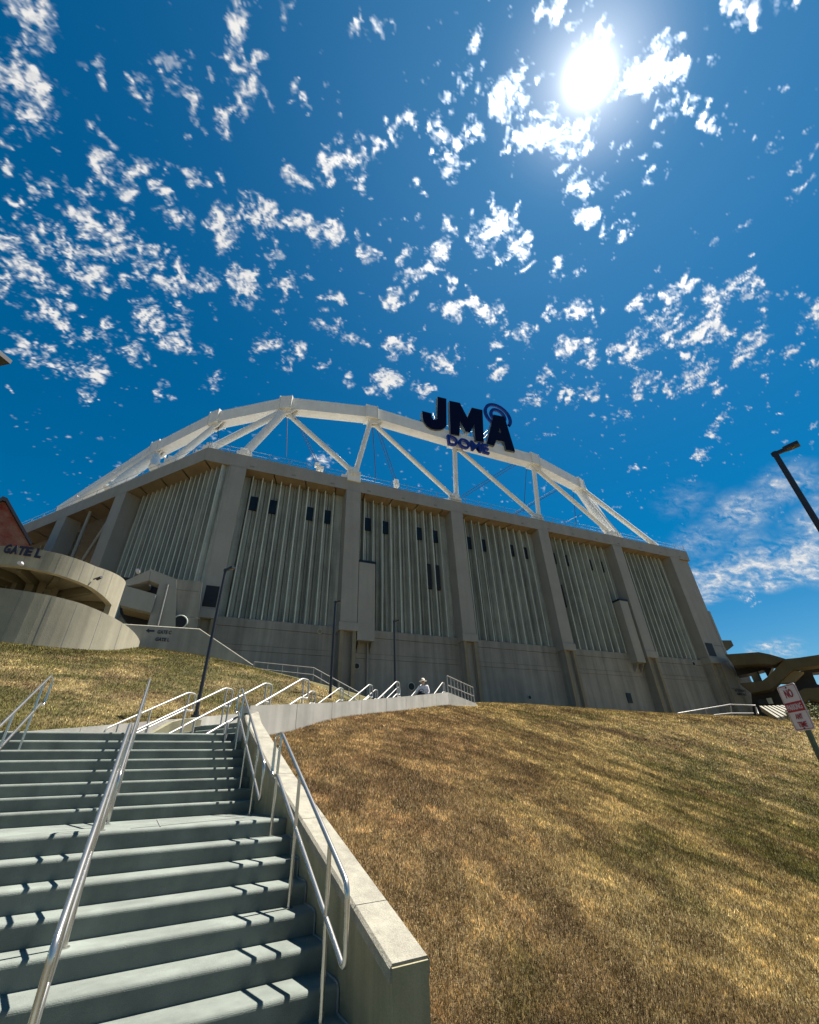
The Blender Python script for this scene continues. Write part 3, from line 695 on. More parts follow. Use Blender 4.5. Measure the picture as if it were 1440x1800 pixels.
# roof truss
truss = MB()
def UP(x, y, z=47.6): return hit(x, y, Zv, z)
def LS0(x, y): return hit(x, y, LDv, float(C0@LDv)+4)
def LO(x, y, z=35.4): return hit(x, y, Zv, z)
tr = bpy.data.objects.new('roof_truss', None); col.objects.link(tr); tr.parent = dome; tr.matrix_parent_inverse = Matrix.Translation(-Vector(dome.location))
N1, N2, N3, N4, N5, N6, N7 = UP(282, 782), UP(385, 730), UP(506, 705), UP(652, 721), UP(797, 765), UP(934, 803), UP(1014, 846)
N0 = LS0(112, 893); N8 = UP(1085, 950, 40); N9 = N8+(N8-N7)*0.8
def beam(a, b, w, h, name='chord'):
    d = b-a; L = np.linalg.norm(d); d = d/L; x = np.cross(d, Zv); x /= np.linalg.norm(x); y = np.cross(x, d)
    mb = MB(); vs = []
    for p in (a, b): vs += [p-x*w/2-y*h/2, p+x*w/2-y*h/2, p+x*w/2+y*h/2, p-x*w/2+y*h/2]
    mb.add(vs, [(3, 2, 1, 0), (4, 5, 6, 7), (0, 1, 5, 4), (1, 2, 6, 5), (2, 3, 7, 6), (3, 0, 4, 7)])
    return mb.build(name, M_TRUSS, tr)
HB = 2.1
ch = [N0, N1, N2, N3, N4, N5, N6, N7, N8]
for a, b in zip(ch, ch[1:]):
    lowr = (a is N0) or (b is N8)
    beam(a-Zv*HB/2, b-Zv*HB/2, 1.5, HB)
for p in ch[1:-1]:                                              # node castings with gusset and ears
    i = next(k for k, c in enumerate(ch) if c is p); d = ch[i+1]-ch[i-1]; d[2] = 0; d /= np.linalg.norm(d); x = np.cross(d, Zv)
    mb = MB(); c = p-Zv*HB/2
    f = lambda a, b, z, c=c, d=d, x=x: c+a*d+b*x+z*Zv
    mb.box(f, -.75, .75, -.9, .9, -HB/2-.12, HB/2+.12); mb.box(f, -.9, -.78, -.95, .95, -HB/2-.2, HB/2+.2); mb.box(f, .78, .9, -.95, .95, -HB/2-.2, HB/2+.2)
    mb.prism([f(-.5, -.2, -HB/2-.1), f(1.7, -.2, -HB/2-.1), f(1.3, -.2, -HB/2-.9), f(.2, -.2, -HB/2-1.1)], x*.25)
    mb.prism([f(-.4, .3, -HB/2-.1), f(1.5, .3, -HB/2-.1), f(.8, .3, -HB/2-.8), f(.0, .3, -HB/2-.9)], x*.2)
    mb.box(f, -.35, .1, -.3, .3, HB/2+.1, HB/2+.4)
    mb.build('truss_node', M_TRUSS, tr)
def strut(a, b, r=.42, name='strut'):
    r *= .86
    d = b-a; d /= np.linalg.norm(d); b = b+d*(.6 if b[0] > -22 else 1.6); L = np.linalg.norm(b-a)
    mb = MB(); mb.tube([a, a+d*1.0, b-d*1.0, b], r, 16); 
    mb.tube([a+d*.5*L, a+d*(.5*L+.12)], r*1.06, 16); mb.tube([a+d*1.0, a+d*1.12], r*1.1, 16); mb.tube([b-d*1.12, b-d*1.0], r*1.1, 16)
    return mb.build(name, M_TRUSS, tr)
dn = -Zv*(HB+.1)
L0, L1, L2, L3, L4, L5 = LO(430, 797), LO(621, 830), LO(798, 875), LO(943, 909), LO(1074, 938), LO(1150, 957, 34.5)
LS = lambda x, y, o=2.6: hit(x, y, LDv, float(C0@LDv)+o)
LA, LBn, LC = LS(371, 788), LS(304, 810), LS(271, 820)
strut(N3+dn*.8, L0, .62); strut(N3+dn*.8, LA, .55)
strut(N3+dn, L1, .42); strut(N4+dn, L1+Ev*.3, .42); strut(N4+dn, L2, .38); strut(N5+dn, L2+Ev*.4, .42); strut(N5+dn, L3, .38)
strut(N6+dn, L3+Ev*.5, .42); strut(N6+dn, L4, .42); strut(N7+dn, L4+Ev*.6, .55); strut(N7+dn, LO(1090, 945), .55); strut(N7+dn*.5, L5, .5)
strut(N2+dn, LBn, .55); strut(N1+dn, LC, .7); strut(N1+dn, LS(205, 850), .85); strut(N1+dn*.6, LS(150, 876), .95)
for p in (L0, L1, L2, L3, L4, LA, LBn):
    mb = MB(); f = lambda a, b, z, p=p: p+a*Ev+b*Dv+z*Zv
    mb.box(f, -.9, .9, -.6, .6, -1.8, -.15); mb.box(f, -.55, .55, -.75, .75, -.9, .25); mb.box(f, -1.6, -.8, -.3, .3, -1.6, -.9)
    mb.tube([p-Zv*.4-Dv*.9, p-Zv*.4+Dv*.9], .35, 10); mb.build('bearing', M_TRUSS, tr)
def cable(a, b, r=.05):
    mb = MB(); mb.tube([a, b], r, 6); mb.build('cable', M_CABLE, tr)
def pick(x, y, D): return hit(x, y, Dv, D)
cable(pick(505.5, 727, 49), pick(503, 803, 49), .06); cable(pick(519, 735, 47.2), pick(556, 815, 50), .05); cable(pick(523, 734, 47.2), pick(560, 815, 50), .05)
cable(pick(655, 748, 46.5), pick(661, 842, 50), .06); cable(pick(660, 748, 46), pick(693, 845, 50), .05); cable(pick(664, 748, 46), pick(697, 844, 50), .05)
cable(pick(909, 811, 46.5), pick(812, 871, 50), .05); cable(pick(909, 816, 46.5), pick(812, 876, 50), .05)
cable(pick(983, 856, 48), pick(903, 902, 50), .05); cable(pick(983, 860, 48), pick(903, 906, 50), .05)
cable(pick(926, 815, 47), pick(921, 900, 50), .05); cable(pick(1008, 868, 49), pick(1013, 922, 50), .05); cable(pick(383, 746, 54), pick(384, 775, 54), .06)
cable(pick(1024, 903, 49), pick(995, 918, 50), .05)
for x, y in ((558, 818), (564, 824), (696, 847), (697, 853)):
    mb = MB(); p = pick(x, y, 50); f = lambda a, b, z, p=p: p+a*Ev+b*Dv+z*Zv
    mb.box(f, -.35, .35, -.3, .3, -.3, .3); mb.tube([p, p-Zv*1.6], .12, 6); mb.build('cable_anchor', M_TRUSS, tr)

# ------------------------------------------------------------------ rooftop sign
DS = 44.6
def sg(zx, zy): return hit(700+zx/5.538, 660+zy/5.538, Dv, DS)
so = thing('rooftop_sign', 'dark navy rooftop sign reading JMA DOME in front of the white truss', 'sign', sg(600, 600))
def letter(name, outline, hole=None, depth=.75):
    import bmesh
    mb = MB(); pts = [sg(*p) for p in outline]
    if hole is None: mb.prism(pts, Dv*depth)
    else:
        h = [sg(*p) for p in hole]; n = len(pts); m = len(h); allp = pts+h
        # bridge the hole to the outline with a zero width cut
        ring = list(range(n))+[0]+[n]+list(range(n+m-1, n, -1))+[n]
        vs = allp+[p+Dv*depth for p in allp]; N = n+m
        mb.add(vs, [tuple(ring), tuple(i+N for i in reversed(ring))])
        mb.mi = 0; mb.add(vs, [(i, i+N, (i+1) % n+N, (i+1) % n) for i in range(n)]+[(n+i, n+(i+1) % m, n+(i+1) % m+N, n+i+N) for i in range(m)])
    for k, f in enumerate(mb.f):
        mb.m[k] = 0 if len(f) > 4 or k == 0 else 1
    return mb.build(name, [M_NAVY, M_RET], so)
letter('letter', [(385, 205), (470, 226), (472, 488), (452, 512), (420, 526), (375, 530), (325, 520), (280, 492), (250, 450), (238, 400), (235, 345), (325, 368), (328, 405), (345, 428), (372, 430), (381, 410)])
letter('letter', [(500, 245), (602, 266), (674, 408), (717, 312), (822, 335), (836, 650), (752, 634), (742, 475), (700, 556), (660, 547), (603, 445), (598, 585), (511, 570)])
# the A: two halves so that its counter stays open
mb = MB()
for half in ([(930, 380), (985, 391), (988, 514), (973, 552), (989, 556), (992, 637), (958, 628), (936, 686), (862, 664)], [(985, 391), (1037, 402), (1140, 742), (1052, 724), (1032, 644), (992, 637), (989, 556), (1004, 560), (988, 514)]):
    n0 = len(mb.f); mb.prism([sg(*p) for p in half], Dv*.75)
    for k in range(n0+1, len(mb.f)): mb.m[k] = 1
mb.build('letter', [M_NAVY, M_RET], so)
cc = sg(978, 386)
def arc(r0, r1, a0, a1, m):
    n = 40; mb = MB(); P = []
    for k in range(n+1):
        t = radians(a0+(a1-a0)*k/n); u = Ev*cos(t)+Zv*sin(t)
        P.append((cc+u*r0+Dv*.1, cc+u*r1+Dv*.1))
    vs = [p for a, b in P for p in (a, b)]+[p+Dv*.3 for a, b in P for p in (a, b)]; N = 2*(n+1)
    fs = []
    for k in range(n):
        i = 2*k; fs += [(i, i+1, i+3, i+2), (i+N, i+2+N, i+3+N, i+1+N), (i, i+2, i+2+N, i+N), (i+1, i+1+N, i+3+N, i+3)]
    mb.add(vs, fs); return mb.build('signal_ring', m, so)
R1 = float(np.linalg.norm(sg(1112, 440)-cc)); arc(R1*.80, R1, -38, 232, M_BLUE); arc(R1*.40, R1*.60, -30, 220, M_BLUE)
for s, xa, ya, xb, yb, h0 in (('DOME', 478, 682, 880, 778, 92),):
    p = sg(xa, ya); q = sg(xb, yb); t = sg(xa, ya-h0)
    ax = (q-p)*np.array([1, 1, 1.]); w_ = float(np.linalg.norm(ax)); ax /= w_
    text_mb(s, p, ax, Zv, -Dv, float(t[2]-p[2]), .4, .025, width=w_).build('small_lettering', M_BLUE, so)
mb = MB()
for (x0, y0, x1, y1) in ((240, 415, 200, 425), (470, 480, 520, 520), (350, 390, 372, 320), (360, 430, 384, 350), (600, 520, 640, 560), (720, 545, 745, 600), (840, 560, 905, 490), (845, 600, 915, 520), (640, 560, 620, 610), (560, 580, 560, 620), (790, 645, 795, 690), (690, 545, 700, 575)):
    mb.tube([sg(x0, y0)+Dv*.4, sg(x1, y1)+Dv*1.2], .05, 5)
for zz in (430, 560): mb.tube([sg(250, zz-40)+Dv*.9, sg(1080, zz+175)+Dv*.9], .07, 6)
mb.build('support_frame', M_POLE, so)

# ------------------------------------------------------------------ spiral ramp drum on the left
ramp = thing('spiral_ramp', 'round sunlit concrete spiral ramp with curved parapets and GATE L lettering, left', 'ramp', DC+Zv*5)
def phi_of(az, R):
    p = on_circle(az, R)-DC; return atan2(p[0], p[1])
def band(R, th_, ztop, zbot, ph0, ph1, n, name, m, parent=ramp):
    mb = MB(); vs = []
    for k in range(n+1):
        ph = ph0+(ph1-ph0)*k/n; u = np.array([sin(ph), cos(ph), 0])
        zt_, zb_ = ztop(ph), zbot(ph)
        vs += [DC+u*R+Zv*zb_, DC+u*R+Zv*zt_, DC+u*(R-th_)+Zv*zt_, DC+u*(R-th_)+Zv*zb_]
    fs = []
    for k in range(n):
        a = 4*k
        for q in range(4): fs.append((a+q, a+(q+1) % 4, a+4+(q+1) % 4, a+4+q))
    mb.add(vs, fs, False); mb.add(vs[:4], [(0, 1, 2, 3)]); mb.add(vs[-4:], [(3, 2, 1, 0)])
    return mb.build(name, m, parent)
def zfun(tab, R):
    P = sorted((phi_of(az, R) % (2*pi), z) for az, z in tab); xs_ = [p[0] for p in P]; zs = [p[1] for p in P]
    return lambda ph: float(np.interp(ph % (2*pi), xs_, zs))
RL, RU = 6.1, 4.15
azr = -42.3+math.degrees(math.asin(RL/35))-.05; azu = -42.3+math.degrees(math.asin(RU/35))-.05
lowt = zfun([(-50, 8.95), (-45.8, 9.04), (-42, 9.02), (-39, 8.96), (-35.3, 8.7), (azr, 8.25)], RL)
upt = zfun([(-48.6, 12.35), (-47.3, 12.25), (-42.7, 12.15), (-38.8, 12.02), (azu, 12.4)], RU)
upb = zfun([(-48.6, 11.15), (-46.6, 11.07), (-41.9, 10.9), (-38.5, 10.7), (-36.6, 10.4), (azu, 10.1)], RU)
pa, pb = phi_of(azr, RL), pi+radians(-50)
# circle angles go from the right tangent round the front to the left and behind
a_r = phi_of(azr, RL); front = radians(-50)+pi
lo_s, lo_e = a_r-1.2, a_r+4.2
lower = band(RL, .35, lowt, lambda p: 2.0, lo_s, lo_e, 72, 'lower_parapet', M_DRUM)
a_u = phi_of(azu, RU)
upper = band(RU, .35, upt, upb, a_u-1.0, a_u+4.6, 96, 'upper_parapet', M_DRUM)
ph_open = phi_of(-36.15, RU)
band(RU, .35, upb, lambda p: 5.0, a_u-1.0, ph_open, 16, 'end_wall', M_DRUM)
mb = MB(); n = 48; vs = []
for k in range(n+1):
    ph = a_u-1+5.6*k/n; u = np.array([sin(ph), cos(ph), 0]); z = upb(ph)+.25
    vs += [DC+u*(RU-.3)+Zv*z, DC+u*1.2+Zv*z, DC+u*1.2+Zv*(z+.3), DC+u*(RU-.3)+Zv*(z+.3)]
fs = []
for k in range(n):
    a = 4*k; fs += [(a+q, a+(q+1) % 4, a+4+(q+1) % 4, a+4+q) for q in range(4)]
mb.add(vs, fs); mb.build('upper_deck', M_TAN, ramp)
mb = MB(); mb.tube([DC+Zv*3, DC+Zv*11.8], 1.4, 32); mb.build('core', M_TAN, ramp)
mb = MB()
for k in range(28): pass
mb.tube([DC+Zv*7.9, DC+Zv*8.1], RL-.3, 48); mb.build('lower_deck', M_TAN, ramp)
for k in range(9):                                               # radial ribs under the upper deck
    ph = a_u+.25+k*.5; u = np.array([sin(ph), cos(ph), 0]); x = np.array([u[1], -u[0], 0]); z = upb(ph)+.24
    mb = MB(); f = lambda a, b, c, u=u, x=x: DC+a*u+b*x+c*Zv
    mb.box(f, 1.3, RU-.4, -.15, .15, z-.45, z); mb.box(f, 1.3, 1.9, -.18, .18, 7, z-.45); mb.build('deck_rib', M_BROWN, ramp)
# vertical form joints
for par, R, az_l, tp, bt in ((lower, RL, (-46.5, -44, -41.5, -39.2, -36.8, -34.6), lowt, lambda p: 5), (upper, RU, (-45, -43.5, -42.2, -41, -39.9, -38.9, -37.9, -37), upt, upb)):
    for az in az_l:
        p = on_circle(az, R); u = (p-DC)/R; x = np.array([u[1], -u[0], 0]); ph = atan2(u[0], u[1])
        f = lambda a, b, c, u=u, x=x: DC+a*u+b*x+c*Zv
        mb = MB(); mb.box(f, R-.005, R+.004, -.012, .012, bt(ph)+.02, tp(ph)-.02); mb.build('form_joint', M_SEAL, par)
# GATE L lettering wrapped round the upper parapet
s = 'GATE L'; azs = np.linspace(-46.9, -43.3, 6)
for chx, (x0, y0) in zip('GATEL', ((16, 970), (28.5, 971.5), (41, 973.2), (53, 975), (71.5, 978.5))):
    r_ = ray(x0, y0-5); az = math.degrees(atan2(r_[0], r_[1])); p = on_circle(az, RU+.03); k = hypot(p[0], p[1])/hypot(r_[0], r_[1])
    z = r_[2]*k; u = (p-DC); u[2] = 0; u /= np.linalg.norm(u); x = np.array([-u[1], u[0], 0]);
    if x@cR < 0: x = -x
    o_ = np.array([p[0], p[1], z-.28])-x*.23
    text_mb(chx, o_, x, Zv, u, .56, .04, .05, width=.35 if chx != 'L' else .30).build('lettering', M_TXT, ramp)
mb = MB(); p = on_circle(-44.9, RU+.1); u = (p-DC)/RU; mb.tube([p+Zv*11.08, p+u*.25+Zv*11.15], .05, 8); mb.tube([p+u*.2+Zv*11.05, p+u*.5+Zv*11.0], .10, 8); mb.build('flood_light', M_SIGN, ramp)
mb = MB(); p = on_circle(-38.6, RU+.05); u = (p-DC)/RU; mb.tube([p+Zv*11.2, p+u*.35+Zv*11.25], .04, 8); mb.tube([p+u*.3+Zv*11.15, p+u*.62+Zv*11.23], .09, 8); mb.build('flood_light', M_POLE, ramp)

# ------------------------------------------------------------------ gate wall with arrow and lettering
A0 = far(228, 1099, 33.4); B0 = far(445, 1171, 35.0); gd = B0-A0; gd[2] = 0; gd /= np.linalg.norm(gd); gn = np.array([gd[1], -gd[0], 0])
if gn@A0 > 0: gn = -gn
gp = lambda x, y: hit(x, y, gn, float(A0@gn))
gw = thing('boundary_wall', 'plain shaded concrete wall with an arrow and GATE C GATE L lettering beside the ramp', 'wall', A0-Zv*2)
mb = MB(); bot = [gp(445, 1171)-Zv*2.5, gp(215, 1098)-Zv*4.5]
mb.prism([gp(215, 1098), gp(351, 1106.5), gp(445, 1170)]+bot, -gn*.35); mb.build('wall_body', M_LOW, gw)
mb = MB(); mb.tube([gp(215, 1098)-gn*.15+Zv*.03, gp(351, 1106.5)-gn*.15+Zv*.03, gp(445, 1170)-gn*.15+Zv*.03], .07, 6); mb.build('wall_cap', M_COPE, gw)
for s, x0, y0, x1, y1 in (('GATE C', 276, 1113.8, 300.5, 1107.2), ('GATE L', 272.5, 1126.6, 297, 1120.2)):
    p = gp(x0, y0); q = gp(x1, y0+1.4); t = gp(x0, y1); ax = q-p; w_ = np.linalg.norm(ax); ax /= w_
    text_mb(s, p+gn*.005, ax, Zv, gn, float(t[2]-p[2]), .04, .02, width=float(w_)).build('lettering', M_TXT, gw)
mb = MB(); mb.prism([gp(x, y)+gn*.03 for x, y in ((256, 1108.6), (262, 1104.6), (262, 1107.2), (271.5, 1107.6), (271.5, 1111), (262, 1110.4), (262, 1112.6))], -gn*.025); mb.build('arrow', M_TXT, gw)

# ------------------------------------------------------------------ entrance block between ramp and stadium
eb = thing('entrance_block', 'angular concrete entrance block between the spiral ramp and the first stadium pillar', 'building', hit(300, 1060, Dv, 42)-Zv*3)
def slab(name, px, D, th_, m, par, n=Dv):
    pts = [hit(x, y, n, D) for x, y in px]; mb = MB(); mb.prism(pts, n*th_); return mb.build(name, m, par)
k3 = lambda L: [(200+x/5.538, 960+y/5.538) for x, y in L]
slab('main_wall', k3([(365, 225), (610, 320), (600, 830), (330, 830), (330, 760), (365, 640), (390, 570), (415, 470), (442, 368), (345, 333)]), 42, 1.2, M_PIL, eb)
slab('side_wall', k3([(610, 322), (864, 345), (805, 840), (602, 830)]), 42.3, 1.0, M_LOW, eb)
slab('roof_edge', k3([(60, 360), (362, 225), (343, 333), (150, 382), (98, 382)]), 42.05, 3, M_PIL, eb)
slab('parapet', k3([(60, 375), (100, 380), (412, 470), (388, 572), (362, 648), (90, 582), (60, 570)]), 41.7, .8, M_PIL, eb)
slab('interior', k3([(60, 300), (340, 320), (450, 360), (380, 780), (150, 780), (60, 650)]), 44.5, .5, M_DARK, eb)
slab('soffit', k3([(85, 585), (362, 652), (352, 690), (85, 625)]), 42.9, 1.2, M_SOF, eb)
mb = MB(); a = hit(200+525/5.538, 960+375/5.538, Dv, 41.8); b = hit(200+425/5.538, 960+775/5.538, Dv, 41.8); mb.tube([a, b], .10, 8); mb.tube([a, a+Dv*.3], .12, 8); mb.build('downpipe', M_SEAL, eb)
c = hit(316, 1094, Dv, 42.2); mb = MB(); mb.tube([c, c-Dv*.15], .52, 20); mb.build('round_vent', M_DARK, eb)
mb = MB(); mb.tube([c-Dv*.1+.58*(Ev*cos(t)+Zv*sin(t)) for t in np.linspace(0, 2*pi, 21)[:-1]], .07, 6, closed=True); mb.build('vent_rim', M_FIN, eb)
for zy in (420, 680):
    mb = MB(); a = hit(306, 960+zy/5.538, Dv, 42.28); b = hit(351, 960+(zy+24)/5.538, Dv, 42.28); mb.tube([a, b], .025, 4); mb.build('panel_joint', M_SEAL, eb)
mb = MB(); c = hit(243, 1006, Dv, 41.9); mb.tube([c, c-Dv*.5], .16, 8); mb.build('flood_light', M_SIGN, eb)

# ------------------------------------------------------------------ red building behind the ramp
vd = np.array([sin(radians(-48)), cos(radians(-48)), 0])
rb = thing('red_building', 'red stone gable with dark sloping roof edge peeking over the spiral ramp', 'building', far(0, 990, 62))
slab('gable_wall', [(-60, 930), (6, 876), (12, 880), (53, 956), (53, 1010), (-60, 1010)], 62, 12, M_BRICK, rb, vd)
slab('roof', [(-70, 925), (5, 872), (13, 875), (57, 954), (54, 958), (10, 881), (4, 879), (-66, 932)], 61.6, 13, M_POLE, rb, vd)

# ------------------------------------------------------------------ buildings on the right
rd = np.array([sin(radians(38)), cos(radians(38)), 0])
k8 = lambda L: [(1260+x/8, 1120+y/8) for x, y in L]
bb = thing('concrete_building', 'low brown concrete building with slanting bands and openings beyond the right end of the stadium', 'building', far(1400, 1250, 84))
slab('upper_band', k8([(120, 243), (590, 210), (745, 240), (900, 285), (965, 305), (800, 385), (600, 372), (235, 398)]), 84, 4, M_BROWN, bb, rd)
slab('slanting_band', k8([(958, 308), (1150, 290), (1500, 238), (1500, 392), (1190, 430), (1062, 462), (872, 640), (772, 732), (490, 782), (330, 655), (350, 648), (520, 628), (640, 614), (720, 556)]), 84.5, 3, M_BROWN, bb, rd)
slab('column', k8([(470, 512), (562, 486), (638, 612), (520, 626)]), 87, 1.5, M_TAN, bb, rd)
slab('window_reveal', k8([(562, 486), (582, 482), (640, 612), (632, 618)]), 86.5, 1.5, M_GLASS, bb, rd)
slab('upper_recess', k8([(235, 395), (600, 368), (800, 380), (720, 558), (706, 540), (664, 460), (582, 482), (470, 510), (290, 542)]), 88, 3, M_DARK, bb, rd)
slab('soffit', k8([(1062, 468), (1225, 492), (1075, 640), (880, 640)]), 86, 2, M_TAN, bb, rd)
slab('middle_recess', k8([(1225, 425), (1500, 395), (1500, 485), (1340, 498), (1412, 660), (1500, 690), (1500, 740), (1100, 800), (1040, 640)]), 88, 3, M_DARK, bb, rd)
slab('lower_band', k8([(1100, 790), (1232, 722), (1500, 705), (1500, 885), (1290, 868), (1215, 915), (1170, 880)]), 83.5, 3, M_BROWN, bb, rd)
slab('lower_recess', k8([(485, 785), (775, 738), (850, 690), (1150, 770), (1215, 915), (1500, 870), (1500, 1400), (540, 1400)]), 88.5, 2, M_DARK, bb, rd)
gl = slab('glass_door', k8([(565, 880), (690, 860), (780, 850), (812, 938), (600, 945)]), 87.8, .4, M_GLASS, bb, rd)
mbp = [k8([(695, 862), (770, 852), (800, 935), (735, 940)])]
slab('door_frame', mbp[0], 87.6, .15, M_FIN, gl, rd)
fs_ = thing('concrete_stairs', 'distant sunlit steps with pale nosings at the right foot of the stadium', 'stairs', far(1340, 1258, 60))
pa_, pb_ = k8([(600, 972), (860, 1128)]); 
s0p, s1p = far(*pa_, 62), far(*pb_, 52)
for k in range(7):
    a_, b_, c_2, d_2 = [far(*p, dd) for p, dd in zip(k8([(600+58*k, 968-2*k), (850+62*k, 1130-13*k), (600+58*k+34, 966-2*k), (850+62*k+40, 1124-13*k)]), (60+k, 54+k, 60.9+k, 54.9+k))]
    mb = MB(); mb.prism([a_, b_, d_2, c_2], -Zv*.5); mb.build('step', M_COPE, fs_)
ra = thing('guard_rail', 'thin white railing along the lawn edge at the right foot of the stadium', 'railing', far(1230, 1255, 48))
rl = [far(1192, 1254, 44), far(1284, 1238.5, 46), far(1328, 1240, 48), far(1334, 1255, 47)]
for q in (rl, [far(1255, 1257, 44), far(1285, 1254, 45), far(1325, 1254, 46)]): MB().tube(q, .045, 8).build('rail', M_RAIL2, ra)
for x, y0, y1, d in ((1240, 1246, 1258, 45), (1284, 1239, 1256, 46), (1328, 1240, 1256, 48)): MB().tube([far(x, y0, d), far(x+3, y1, d)], .04, 8).build('post', M_RAIL2, ra)
for i, (x, y, d, r_) in enumerate(((1418, 1249, 60, 1.0), (1432, 1252, 58, 1.1), (1398, 1253, 56, .6))):
    o = thing('bush', ['low leafy bush behind the no parking sign, below the brown building', 'low bush at the right frame edge below the brown building', 'smallest bush beside the distant steps'][i], 'bush', far(x, y+6, d), 'bushes below the brown building')
    mb = MB(); c = far(x, y, d); L = []
    for k in range(420):
        v = rng.normal(size=3); v /= np.linalg.norm(v); q = c+v*r_*np.array([1.3, 1.3, .7])*rng.uniform(.5, 1.05); a = rng.normal(size=3)*.09; b = rng.normal(size=3)*.09
        L.append([q, q+a, q+b])
    for t in L: mb.add(t, [(0, 1, 2)])
    mb.build('foliage', M_LEAF, o, fix=False)
    mb = MB(); mb.tube([c-Zv*1.3, c], .08, 6); mb.build('stem', M_BROWN, o)

# ------------------------------------------------------------------ lamp posts
def lamp(px_top, py_top, base, d, label, hd, arm=.55, wpx=None, w=.07, head=(.62, .28)):
    top = far(px_top, py_top, d); base = np.array([top[0], top[1], base])
    o = thing('street_lamp', label, 'street lamp', base, 'slim dark lamp posts')
    MB().tube([base, base+Zv*(top[2]-base[2])], w, 14, r2=w*.78).build('pole', M_POLE, o)
    mb = MB(); mb.tube([base, base+Zv*.06], w*2.2, 16); mb.tube([base+Zv*.06, base+Zv*.16], w*1.5, 14); mb.build('base_plate', M_POLE, o)
    he = hit(hd[0], hd[1], Zv, float(top[2]))-top; hl = float(np.linalg.norm(he)); h = he/hl; x = np.array([h[1], -h[0], 0]); t = top+Zv*(-.03); arm = .5; head = (hl-.17, hl*.38)
    f = lambda a, b, z: t+h*a+x*b+z*Zv
    mb = MB(); mb.box(f, -w, arm*.45, -.035, .035, -.06, .02)
    L, W = head; a0 = arm*.35
    ol = [(a0, -W*.35), (a0+.12, -W*.5), (a0+L, -W*.5), (a0+L, W*.5), (a0+.12, W*.5), (a0, W*.35)]
    mb.prism([f(a, b, -.05) for a, b in ol], Zv*.085); mb.build('lamp_head', M_POLE, o)
    mb = MB(); mb.box(f, a0+.2, a0+L-.16, -W*.26, W*.26, -.062, -.048); mb.build('lens', M_LENS, o)
    return o
zb_ = float(right_h(*(far(1361, 797, 12)[:2]))[0])
lamp(1361, 795, zb_, 12, 'tall dark lamp post at the right edge of the photo, head up in the sky', (1403, 777), w=.072)
lamp(397, 1000, 1.87, 15.95, 'dark lamp post standing on the curb at the left grass bank', (411, 996), w=.058)
lamp(590, 1057, 3.3, 24, 'dark lamp post in front of the second stadium pillar', (598, 1056), w=.075)
lamp(693, 1091, 4.1, 29, 'dark lamp post in front of the second stadium bay, right of the duct', (702, 1090), w=.075)
lamp(-48, 636, 0.2, 9.0, 'lamp post left of the frame, only the corner of its dark head showing', (9, 624), w=.07)

# ------------------------------------------------------------------ no parking sign
dS = 6.7; pc = far(1398, 1243.5, dS)
zt_, zb_ = far(1380, 1204, dS)[2], far(1416, 1284, dS)[2]
no = thing('parking_sign', 'small white NO PARKING ANY TIME sign with red band on a green steel post', 'sign', (pc[0], pc[1], float(right_h(pc[0], pc[1])[0])))
az = radians(184); hx = np.array([sin(az), cos(az), 0]); hn = np.array([sin(az+pi/2), cos(az+pi/2), 0])
SW, SH = .305, float(zt_-zb_)*1.0; SC = np.array([pc[0], pc[1], (zt_+zb_)/2])
f = lambda a, b, z: SC+a*hx+b*hn+z*Zv
def rrect(w, h, r, y):
    o = []
    for cx_, cy_, a0 in ((w-r, h-r, 0), (-w+r, h-r, 90), (-w+r, -h+r, 180), (w-r, -h+r, 270)):
        for k in range(5): t = radians(a0+22.5*k); o.append(f(cx_+r*cos(t), y, cy_+r*sin(t)))
    return o
mb = MB(); mb.prism(rrect(SW/2, SH/2, .03, 0), -hn*.004); plate = mb.build('sign_plate', M_SIGN, no)
mb = MB(); o1 = rrect(SW/2-.010, SH/2-.010, .024, .0015); i1 = rrect(SW/2-.016, SH/2-.016, .02, .0015); n = len(o1)
mb.add(o1+i1, [(i, (i+1) % n, (i+1) % n+n, i+n) for i in range(n)]); mb.build('border', M_RED, plate, fix=False)
mb = MB(); mb.box(f, -SW/2+.018, SW/2-.018, .0005, .002, -.045, .052); mb.build('red_band', M_RED, plate)
text_mb('NO', f(-.062, .003, .095), hx, Zv, hn, .085, .002, .02, width=.125).build('lettering', M_RED, plate)
text_mb('PARKING', f(-.118, .003, -.026), hx, Zv, hn, .058, .002, .015, width=.236).build('lettering', M_SIGN, plate)
text_mb('ANY', f(-.055, .003, -.118), hx, Zv, hn, .052, .002, .015, width=.11).build('lettering', M_RED, plate)
text_mb('TIME', f(-.068, .003, -.197), hx, Zv, hn, .052, .002, .015, width=.136).build('lettering', M_RED, plate)
mb = MB()
for z in (SH/2-.03, -SH/2+.02): mb.tube([f(0, -.01, z), f(0, .008, z)], .009, 8)
mb.build('bolt', M_POLE, plate)
mb = MB(); zg = float(right_h(pc[0], pc[1])[0])-.3
prof_ = [(-.028, -.006), (-.028, -.034), (-.012, -.034), (-.012, -.016), (.012, -.016), (.012, -.034), (.028, -.034), (.028, -.006)]
mb.prism([SC*np.array([1, 1, 0])+a*hx+b*hn+zg*Zv for a, b in prof_], Zv*(zt_-.02-zg)); mb.build('post', M_GPOST, no)

